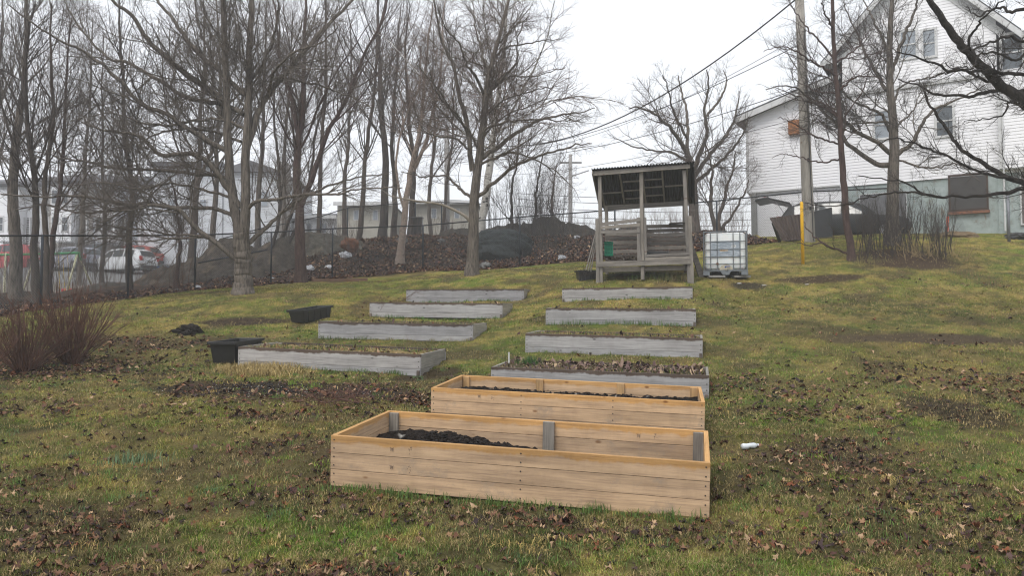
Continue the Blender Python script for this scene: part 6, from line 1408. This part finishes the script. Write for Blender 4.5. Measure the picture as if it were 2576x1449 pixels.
# ------------------------------------------------------------------ cars
m_tyre = simple('tyre_rubber', (.015, .015, .016), .8, bmp=0); m_rim = simple('alloy_wheel', (.3, .3, .32), .35, metal=.8, bmp=0)
m_cglass = simple('car_glass', (.035, .045, .05), .08, (.02, .03, .035), 1, bmp=0, spec=.8); m_red = simple('tail_lamp_red', (.42, .02, .015), .3, bmp=0); m_lampw = simple('head_lamp', (.5, .52, .54), .2, bmp=0)
def car(name, label, loc, rz, paint, group=None, gate_open=False, L=4.6, Wd=1.86, Ht=1.70, wagon=True):
    root = thing(name, label, 'car', loc, rotz=rz, group=group); mp, ntq, bq = new_mat('paint'); bq.inputs['Base Color'].default_value = (*paint, 1); bq.inputs['Roughness'].default_value = .5; bq.inputs['Specular IOR Level'].default_value = .3
    hw = Wd / 2; k = L / 4.6; h = Ht / 1.7
    # stations along x (0 rear): x, bottom, belt, top, half width low, half width at top
    st = [(0.02, .55, .98, 1.00, .82, .74), (.10, .38, 1.02, 1.12, .93, .72), (.38, .30, 1.04, 1.55, .97, .70), (.75, .28, 1.04, 1.67, 1.0, .71), (1.6, .26, 1.03, 1.70, 1.0, .72), (2.5, .26, 1.01, 1.66, 1.0, .70), (2.9, .26, 1.0, 1.52, 1.0, .69), (3.35, .26, .99, 1.12, .99, .72), (3.6, .27, .98, 1.02, .98, .76), (4.2, .30, .90, .93, .93, .74), (4.5, .36, .78, .80, .84, .66), (4.6, .45, .68, .70, .74, .6)]
    V, rings = [], 10
    for (x, zb_, zm, zt, wl, wt) in st:
        x *= k; zb_, zm, zt = zb_ * h, zm * h, zt * h; a, b_ = wl * hw, wt * hw
        V += [(x, -a * .93, zb_), (x, -a, zb_ + (zm - zb_) * .35), (x, -a, zb_ + (zm - zb_) * .8), (x, -a * .96, zm), (x, -b_, zt - .02), (x, b_, zt - .02), (x, a * .96, zm), (x, a, zb_ + (zm - zb_) * .8), (x, a, zb_ + (zm - zb_) * .35), (x, a * .93, zb_)]
    fs = [tuple(range(rings)), tuple(range((len(st) - 1) * rings, len(st) * rings))[::-1]]
    for i in range(len(st) - 1):
        for j in range(rings): j2 = (j + 1) % rings; fs.append((i * rings + j, (i + 1) * rings + j, (i + 1) * rings + j2, i * rings + j2))
    body = link_mesh('body', V, fs, mp, root); md = body.modifiers.new('b', 'BEVEL'); md.width = .035; md.segments = 3; md.limit_method = 'ANGLE'; md.angle_limit = math.radians(28)
    for p_ in body.data.polygons: p_.use_smooth = True
    # side glass
    for s in (-1, 1):
        for (xa, xb_) in ((.62, 1.35), (1.45, 2.25), (2.33, 3.05)):
            def pt_(x, up):
                xs_ = [q[0] for q in st]; zm = np.interp(x, xs_, [q[2] for q in st]); zt = np.interp(x, xs_, [q[3] for q in st]); wl = np.interp(x, xs_, [q[4] for q in st]) * .96; wt = np.interp(x, xs_, [q[5] for q in st]); f = .12 if not up else .84
                return (x * k, s * (hw * (wl + (wt - wl) * f) + .012), (zm + (zt - zm) * f) * h)
            if xb_ > 3: quad = [pt_(xa, 0), pt_(3.15, 0), pt_(2.7, 1), pt_(xa, 1)]
            else: quad = [pt_(xa, 0), pt_(xb_, 0), pt_(xb_, 1), pt_(xa, 1)]
            m = MB(); m.prism(quad, (0, -s * .02, 0)); m.build('side_window', m_cglass, root)
    m = MB(); m.prism([(.12 * k - .03, -.66 * hw, 1.14 * h), (.12 * k - .03, .66 * hw, 1.14 * h), (.33 * k - .03, .62 * hw, 1.50 * h), (.33 * k - .03, -.62 * hw, 1.50 * h)], (.02, 0, 0)); 
    if not gate_open: m.build('rear_window', m_cglass, root)
    m = MB(); m.prism([(3.33 * k + .02, -.66 * hw, 1.15 * h), (3.33 * k + .02, .66 * hw, 1.15 * h), (2.95 * k + .02, .60 * hw, 1.50 * h), (2.95 * k + .02, -.60 * hw, 1.50 * h)], (-.02, 0, .02)); m.build('windscreen', m_cglass, root)
    for (x, s) in ((.85, -1), (.85, 1), (3.72, -1), (3.72, 1)):
        m = MB(); m.tube([(x * k, s * (hw - .24), .35 * h), (x * k, s * (hw + .012), .35 * h)], .35 * h, 20); wh = m.build('wheel', m_tyre, root, .01); m = MB(); m.tube([(x * k, s * (hw + .008), .35 * h), (x * k, s * (hw + .022), .35 * h)], .22 * h, 16); m.build('rim', m_rim, wh)
    for s in (-1, 1):
        m = MB(); m.box((.07, s * .80 * hw, .98 * h), (.14, .2, .3 * h)); m.build('taillight', m_red, root, .02); m = MB(); m.box((4.46 * k, s * .68 * hw, .68 * h), (.2, .26, .12)); m.build('headlight', m_lampw, root, .02)
        m = MB(); m.box((3.05 * k, s * (hw + .08), 1.05 * h), (.1, .18, .13)); m.build('mirror', mp, root, .02)
    m = MB(); m.box((0.0, 0, .45 * h), (.12, Wd * .8, .2)); m.build('rear_bumper', simple('bumper_black', (.03, .03, .03), .6, bmp=0), root, .02)
    m = MB(); m.box((-.01, 0, .78 * h), (.03, .5, .12)); m.build('number_plate', simple('plate_blank', (.4, .4, .4), .5, bmp=0), root)
    if gate_open:
        g = MB(); R = Matrix.Rotation(math.radians(-14), 3, 'Y')
        g.prism([(.45, -.62 * hw * 1.1, 1.66 * h), (.45, .62 * hw * 1.1, 1.66 * h), (-.35, .72 * hw, 1.93 * h), (-.35, -.72 * hw, 1.93 * h)], (0, 0, .07)); g.prism([(-.35, -.72 * hw, 1.93 * h), (-.35, .72 * hw, 1.93 * h), (-.85, .72 * hw, 1.86 * h), (-.85, -.72 * hw, 1.86 * h)], (.02, 0, .10))
        gg = g.build('tailgate', mp, root, .03); m = MB(); m.box((-.45, -.4, 2.02 * h), (.16, .3, .05)); m.build('taillight', m_red, gg)
        m = MB(); m.tube([(.25, -.6, 1.25 * h), (-.1, -.6, 1.85 * h)], .012, 6); m.build('strut', m_rim, gg)
    return root
x0 = (1958 - CX) / F * 29.6; yc = 29.9; zc = G(11.5, yc)
car('parked_car', 'black car with its tailgate raised, parked behind the fence against the white building', (x0 + .35, 30.3, zc - .3), math.atan2(HE[1], HE[0]) * .8, (.02, .021, .023), gate_open=True, Ht=1.55, L=4.6)
# things leaning around it
m_sheet = simple('brown_corrugated_sheet', (.085, .062, .052), .8, (.05, .036, .032), 4, stretch=(1, 1, .3))
sh = thing('metal_sheet', 'rusty brown corrugated sheet leaning against the fence beside the utility pole', 'sheet'); cA, cB, cC, cD_ = P(1936, 548, 26.0), P(2016, 538, 26.3), P(2022, 602, 25.9), P(1968, 606, 25.7)
n = 60; U, Vv = np.meshgrid(np.linspace(0, 1, n), np.linspace(0, 1, 8)); U3, V3 = U[..., None], Vv[..., None]; Q = (cD_ * (1 - U3) + cC * U3) * (1 - V3) + (cA * (1 - U3) + cB * U3) * V3; Q[..., 1] += np.sin(U * 2 * math.pi * 9) * .025
id_ = np.arange(U.size).reshape(U.shape); f1 = np.stack([id_[:-1, :-1], id_[:-1, 1:], id_[1:, 1:], id_[1:, :-1]], -1).reshape(-1, 4); Q = Q.reshape(-1, 3); link_mesh('panel', np.concatenate([Q, Q + (0, .006, 0)]), np.concatenate([f1, f1[:, ::-1] + len(Q)]), m_sheet, sh)
m = MB(); m.beam(P(1945, 560, 26.1), P(1962, 609, 26.2), .12, .05); m.build('prop', m_black, sh)
m = MB(); q = [P(2030, 535, 26.6), P(2093, 521, 26.9), P(2095, 597, 26.9), P(2040, 602, 26.6)]; m.prism(q, (0, .05, 0)); o = m.build('black_sheet', m_black, None, .005); tag(o, 'black sheet panel leaning between the utility pole and the car door', 'panel')
p = hit(2003, 604); V, Fq = blob(.3, 15, 3, (1.3, .6, .3), .6, 3); o = link_mesh('black_scrap', V + p + (0, 0, .04), Fq, m_black); tag(o, 'flat black plastic scrap on the grass at the foot of the brown corrugated sheet', 'scrap')
m = MB(); q = hit(2383, 590, 15, 30); m.beam(q, q + np.array((.03, 0, .65)), .07, .05); o = m.build('marker_stake', simple('orange_paint', (.7, .10, .03), .6, bmp=0)); tag(o, 'fluorescent orange stake against the grey foundation', 'stake')
q = base(2420, 26.2); V, Fq = blob(.5, 19, 3, (1.7, .8, .45), .5, 3); o = link_mesh('dry_mulch', V + (q[0] - .1, 26.4, q[2] - .02), Fq, simple('dry_straw_heap', (.24, .17, .09), .95, (.10, .07, .045), 20, bmp=1)); tag(o, 'low heap of dry straw at the foot of the foundation', 'heap')
q = base(2565, 25.6); V, Fq = blob(.28, 21, 3, (1.5, .6, .5), .4, 3); o = link_mesh('black_bag', V + (q[0], 25.6, q[2] + .08), Fq, m_black); tag(o, 'black bag lying by the foundation at the right edge', 'bag')

# ------------------------------------------------------------------ townhouses, lot, swing set on the left
m_pale = simple('pale_siding', (.78, .79, .81), .6, (.72, .73, .75), 2, bmp=0); m_blue = simple('blue_grey_siding', (.50, .54, .60), .6, (.45, .49, .55), 2, bmp=0); m_taupe = simple('taupe_siding', (.42, .40, .38), .7, (.38, .36, .34), 2, bmp=0); m_greys = simple('grey_siding', (.55, .57, .60), .6, (.50, .52, .55), 2, bmp=0)
m_froof = simple('far_roof', (.16, .16, .17), .9, (.11, .11, .12), 3, bmp=0)
def fw(px0, px1, y0, y1, D): a, b = P(px0, y1, D), P(px1, y0, D); return a[0], b[0], a[2], b[2]
def rbox(m, px0, px1, ytop, ybot, D, dep, dz=0):
    x0, x1, z0, z1 = fw(px0, px1, ytop, ybot, D); m.box(((x0 + x1) / 2, D + dep / 2, (z0 + z1) / 2), (x1 - x0, dep, z1 - z0)); return x0, x1, z0, z1
def sided(px0, px1, ytop, ybot, D, dep, mat, parent, nm='wall', pitch=.2):
    m = MB(); x0, x1, z0, z1 = rbox(m, px0, px1, ytop, ybot, D, dep); o = m.build(nm, mat, parent)
    m = MB(); z = z0 + .1
    while z < z1 - pitch: m.add([(x0, D - .035, z), (x1, D - .035, z), (x1, D - .004, z + pitch), (x0, D - .004, z + pitch), (x0, D - .004, z), (x1, D - .004, z)], [(0, 1, 2, 3), (0, 4, 5, 1)]); z += pitch
    m.build('siding', mat, o); return o
def townhouse(label, px0, px1, D, ytop, wall, bay, yroof):
    rt = thing('townhouse', label, 'townhouse', (0, 0, 0), group='hazy townhouses beyond the lot'); wd = px1 - px0; f = lambda a: px0 + wd * a
    sided(px0, px1, ytop, 672, D, 9, wall, rt); b = sided(f(.05), f(.52), ytop + 8, 608, D - 1.1, 1.2, bay, rt, 'bay')
    x0, x1, z0, z1 = fw(px0 - 4, px1 + 4, yroof, ytop, D); m = MB(); m.prism([(x0, D - 1.6, z0), (x1, D - 1.6, z0), (x1, D - 1.6, z0 + .2), (x0, D - 1.6, z0 + .2)], (0, 11, 0)); m.add([(x0, D - 1.5, z0 + .2), (x1, D - 1.5, z0 + .2), (x1 - .8, D + 4, z1), (x0 + .8, D + 4, z1), (x0, D + 9.5, z0 + .2), (x1, D + 9.5, z0 + .2)], [(0, 1, 2, 3), (3, 2, 5, 4), (0, 3, 4), (1, 5, 2)]); m.build('roof', m_froof, rt)
    for row, (ya, yb) in enumerate(((546, 581), (478, 512))):
        if ya < ytop + 12: continue
        for a, bq_ in ((.09, .21), (.31, .43)):
            m = MB(); x0, x1, z0, z1 = fw(f(a), f(bq_), ya, yb, D - 1.1); m.box(((x0 + x1) / 2, D - 1.13, (z0 + z1) / 2), (x1 - x0 + .2, .08, z1 - z0 + .2)); wn = m.build('window', m_trim, rt); m = MB(); hm = (z0 + z1) / 2
            m.box(((x0 + x1) / 2, D - 1.18, (hm + z1) / 2), (x1 - x0, .03, (z1 - z0) / 2 - .06)); m.box(((x0 + x1) / 2, D - 1.18, (hm + z0) / 2), (x1 - x0, .03, (z1 - z0) / 2 - .06)); m.build('pane', m_glass, wn)
    m = MB(); rbox(m, f(.60), f(.80), 548, 620, D - .03, .06); en = m.build('entry_shadow_panel', simple('entry_shadow_grey', (.12, .115, .11), .8, bmp=0), rt); m = MB()  # flat panel on the wall, the entry's shadow put into its colour
    for a in (.58, .70, .82): rbox(m, f(a) - 2, f(a) + 2.5, 546, 640, D - .5, .25)
    m.build('porch_column', m_trim, rt)
    m = MB(); rbox(m, f(.08), f(.50), 622, 662, D - .05, .06); m.build('garage_door', simple('garage_grey', (.42, .43, .44), .6, bmp=0), rt)
    m = MB(); rbox(m, px0 - 1.5, px0 + 3, ytop, 672, D - .06, .1); rbox(m, px1 - 3, px1 + 1, ytop, 672, D - .05, .1); m.build('corner_trim', m_trim, rt); return rt
townhouse('hazy townhouse at the left edge, behind the bundle of trunks', -20, 113, 66, 470, m_pale, m_pale, 425)
townhouse('hazy townhouse with a white bay and pair of dark windows, second from the left', 121, 238, 65, 462, m_taupe, m_pale, 415)
townhouse('hazy townhouse with white bay beside the slim trunk, third from the left', 233, 345, 64, 465, m_blue, m_pale, 420)
tb_ = thing('apartment_building', 'tall grey-sided building faint in the haze behind the largest tree', 'building', (0, 0, 0))
sided(345, 560, 470, 668, 61, 8, m_greys, tb_); sided(560, 700, 432, 668, 58, 10, m_greys, tb_, 'gable_wall'); sided(387, 560, 418, 470, 61, 8, m_greys, tb_, 'upper_wall')
x0, x1, z0, z1 = fw(555, 708, 408, 434, 58); m = MB(); m.prism([(x0 - .3, 57.6, z0), (x1 + .3, 57.6, z0), ((x0 + x1) / 2, 57.6, z1 + .1)], (0, 11, 0)); x0, x1, z0, z1 = fw(380, 565, 410, 420, 61); m.box(((x0 + x1) / 2, 65, (z0 + z1) / 2), (x1 - x0, 9.4, z1 - z0)); m.build('roof', m_froof, tb_)
m = MB()
for px in (356, 395, 452, 560, 698): rbox(m, px - 2, px + 2, 475 if px < 560 else 440, 666, 57.9 if px > 555 else 60.9, .1)
m.build('corner_trim', m_trim, tb_)
m = MB(); rbox(m, 700, 718, 405, 668, 57, 1.4); m.build('chimney', simple('taupe_chimney', (.24, .22, .20), .9), tb_)
for k, (a, b_, c_, d_) in enumerate(((420, 440, 500, 530), (500, 520, 500, 530), (600, 622, 480, 520), (655, 675, 480, 520), (604, 624, 560, 595))):
    m = MB(); x0, x1, z0, z1 = rbox(m, a, b_, c_, d_, (58 if a > 555 else 61) - .06, .08); wn = m.build('window', m_trim, tb_); m = MB(); rbox(m, a + 2, b_ - 2, c_ + 2, d_ - 2, (58 if a > 555 else 61) - .09, .05); m.build('pane', m_glass2, wn)
def low_house(label, px0, px1, ye, yr, yb, D, wall, hip=True):
    rt = thing('bungalow', label, 'house', (0, 0, 0)); sided(px0, px1, ye, yb, D, 8, wall, rt); x0, x1, z0, z1 = fw(px0 - 5, px1 + 5, yr, ye, D); m = MB(); m.add([(x0, D - .6, z0), (x1, D - .6, z0), (x1 - 3.2, D + 4, z1), (x0 + 3.2, D + 4, z1), (x0, D + 8.6, z0), (x1, D + 8.6, z0)], [(0, 1, 2, 3), (3, 2, 5, 4), (0, 3, 4), (1, 5, 2), (0, 4, 5, 1)]); m.build('roof', m_froof, rt)
    m = MB(); m.box(((x0 + x1) / 2, D - .62, z0 - .1), (x1 - x0, .06, .28)); m.build('fascia', m_trim, rt)
    for f in (.3, .65):
        a = px0 + (px1 - px0) * f; m = MB(); rbox(m, a, a + 14, ye + 16, ye + 42, D - .05, .1); wn = m.build('window', m_trim, rt); m = MB(); rbox(m, a + 2, a + 12, ye + 18, ye + 40, D - .08, .1); m.build('pane', m_glass2, wn)
    return rt
m_beige = simple('beige_siding', (.42, .40, .34), .7, (.36, .34, .29), 2, bmp=0)
low_house('low beige house with hip roof in the haze left of the birch', 848, 985, 512, 486, 610, 58, m_beige); low_house('low grey-beige house in the haze behind the rounded tree', 1035, 1200, 508, 482, 610, 60, m_beige); low_house('low pale house far back between the trunks above the second fence', 738, 846, 545, 520, 640, 62, m_pale)
# parked cars in the lot
def gz_(px, D): x = (px - CX) / F * D; return x, G(x, D)
for (px, D, rz, col, lab, L) in ((236, 52, 2.75, (.28, .29, .34), 'silver-grey hatchback parked in the lot behind the swing set', 4.4), (375, 52, 2.85, (.62, .64, .66), 'white estate car parked in the lot left of the dirt mound', 4.7), (300, 58, 2.9, (.04, .04, .045), 'dark car parked in the lot between the silver and the white one', 4.6), (395, 60, 3.0, (.35, .06, .04), 'red pickup-like car roof showing behind the white estate car', 4.8), (90, 58, 3.0, (.35, .04, .05), 'red car parked behind the trunks at the left edge', 4.5)):
    x, z = gz_(px, D); car('parked_car', lab, (x, D, z), rz, col, 'cars parked in the lot', L=L)
x, z = gz_(410, 50); m = MB(); m.box((x, 50, z + .35), (.55, .5, .7)); m.box((x, 50, z + .74), (.6, .55, .08)); o = m.build('blue_bin', simple('blue_bin', (.05, .12, .28), .6, bmp=0), None, .03); tag(o, 'blue recycling bin standing in the lot right of the white car', 'bin')
# red plastic barriers
for k, (a, b_) in enumerate(((-4, 17), (53, 66), (123, 141), (143, 160))):
    hp = hit((a + b_) / 2, 672, 22, 70); D = hp[1]; x0, x1, z0, z1 = fw(a, b_, 649, 669, D); zz = hp[2]; m = MB(); m.prism([(x0, D - .2, z0 - .05), (x0, D + .2, z0 - .05), (x0, D + .08, z1), (x0, D - .08, z1)], (x1 - x0, 0, 0)); m.box(((x0 + x1) / 2, D, (zz + z0) / 2 - .05), (x1 - x0 - .1, .4, .12))
    o = m.build('plastic_barrier', simple('red_plastic', (.42, .05, .06), .5, (.35, .04, .05), 3, bmp=0), None, .02); tag(o, ['red plastic barrier at the very left edge of the lot', 'red plastic barrier seen between the trunks at the left', 'red plastic barrier behind the swing set, left of the last two', 'red plastic barrier behind the swing set, rightmost'][k], 'barrier', 'red barriers')
# swing set
D = 31.5; bs = base(130, D); zg = bs[2]; sw = thing('swing_set', 'green and cream metal swing set behind the left fence', 'swing set', tuple(bs)); m_sg = simple('green_paint', (.06, .34, .13), .5, bmp=0); m_sc = simple('cream_paint', (.52, .50, .34), .55, (.42, .40, .27), 8); m_sw = simple('worn_white_foot', (.6, .6, .6), .6)
tr_, tl_ = P(195, 636, D) - bs, P(-30, 642, D) - bs; m = MB(); m.tube([tl_, tr_ + (.1, 0, 0)], .045, 10); m.tube([tr_, tr_ + (-.05, -.05, -.3)], .05, 8); m.tube([tr_, tr_ + (.1, .1, -.3)], .05, 8); m.build('top_bar', m_sg, sw)
for (ax, fx, fy_, yy) in ((195, 164, 746, D - .5), (195, 243, 746, D + .9), (90, 52, 750, D - .5), (14, 10, 766, D - .6)):
    a = P(ax, 637, D) - bs; b_ = P(fx, fy_, yy) - bs; m = MB(); m.tube([a, b_], .042, 10); lg = m.build('leg', m_sc, sw, 0, True); m = MB(); m.tube([b_ + (a - b_) * .08, b_ + (a - b_) * -.02], .047, 8); m.build('foot', m_sw, lg)
m = MB(); m.tube([P(60, 744, D - .4) - bs, P(240, 744, D + .7) - bs], .025, 6); m.build('ground_bar', m_sg, sw)
st_ = P(163, 746, D); m = MB(); cz_ = st_ - bs + (0, 0, -.02)
for dx in (-.28, .0, .3): 
    m.tube([P(158 + dx * 40, 641, D) - bs, cz_ + (dx * .7, 0, .12)], .012, 5)
m.build('swing_rope', simple('yellow_rope', (.55, .38, .05), .6, bmp=0), sw)
m = MB(); m.box(tuple(cz_), (.5, .35, .06)); m.box(tuple(cz_ + (0, .18, .18)), (.5, .06, .34)); m.box(tuple(cz_ + (0, -.17, .08)), (.46, .05, .12)); m.box(tuple(cz_ + (.25, 0, .1)), (.05, .34, .2)); m.box(tuple(cz_ + (-.25, 0, .1)), (.05, .34, .2)); m.build('seat', simple('red_seat_plastic', (.55, .03, .04), .4, bmp=0), sw, .02)

# ------------------------------------------------------------------ far tree line and haze
fars = np.random.default_rng(88)
m = MB(); hz = bpy.data.meshes.new('haze'); X0, X1, Y0, Y1, Z0, Z1 = -235, 235, -45, 345, -8, 46
m.box(((X0 + X1) / 2, (Y0 + Y1) / 2, (Z0 + Z1) / 2), (X1 - X0, Y1 - Y0, Z1 - Z0)); o = m.build('haze', None); tag(o, kind='stuff'); o['label'] = 'thin grey drizzle haze over the whole place'; o['category'] = 'haze'
mh = bpy.data.materials.new('haze'); mh.use_nodes = True; nh = mh.node_tree; nh.nodes.clear(); pv = nh.nodes.new('ShaderNodeVolumePrincipled'); pv.inputs['Color'].default_value = (.97, .98, 1, 1); pv.inputs['Density'].default_value = .0023; pv.inputs['Anisotropy'].default_value = .2
oh = nh.nodes.new('ShaderNodeOutputMaterial'); nh.links.new(pv.outputs[0], oh.inputs['Volume']); o.data.materials.append(mh)
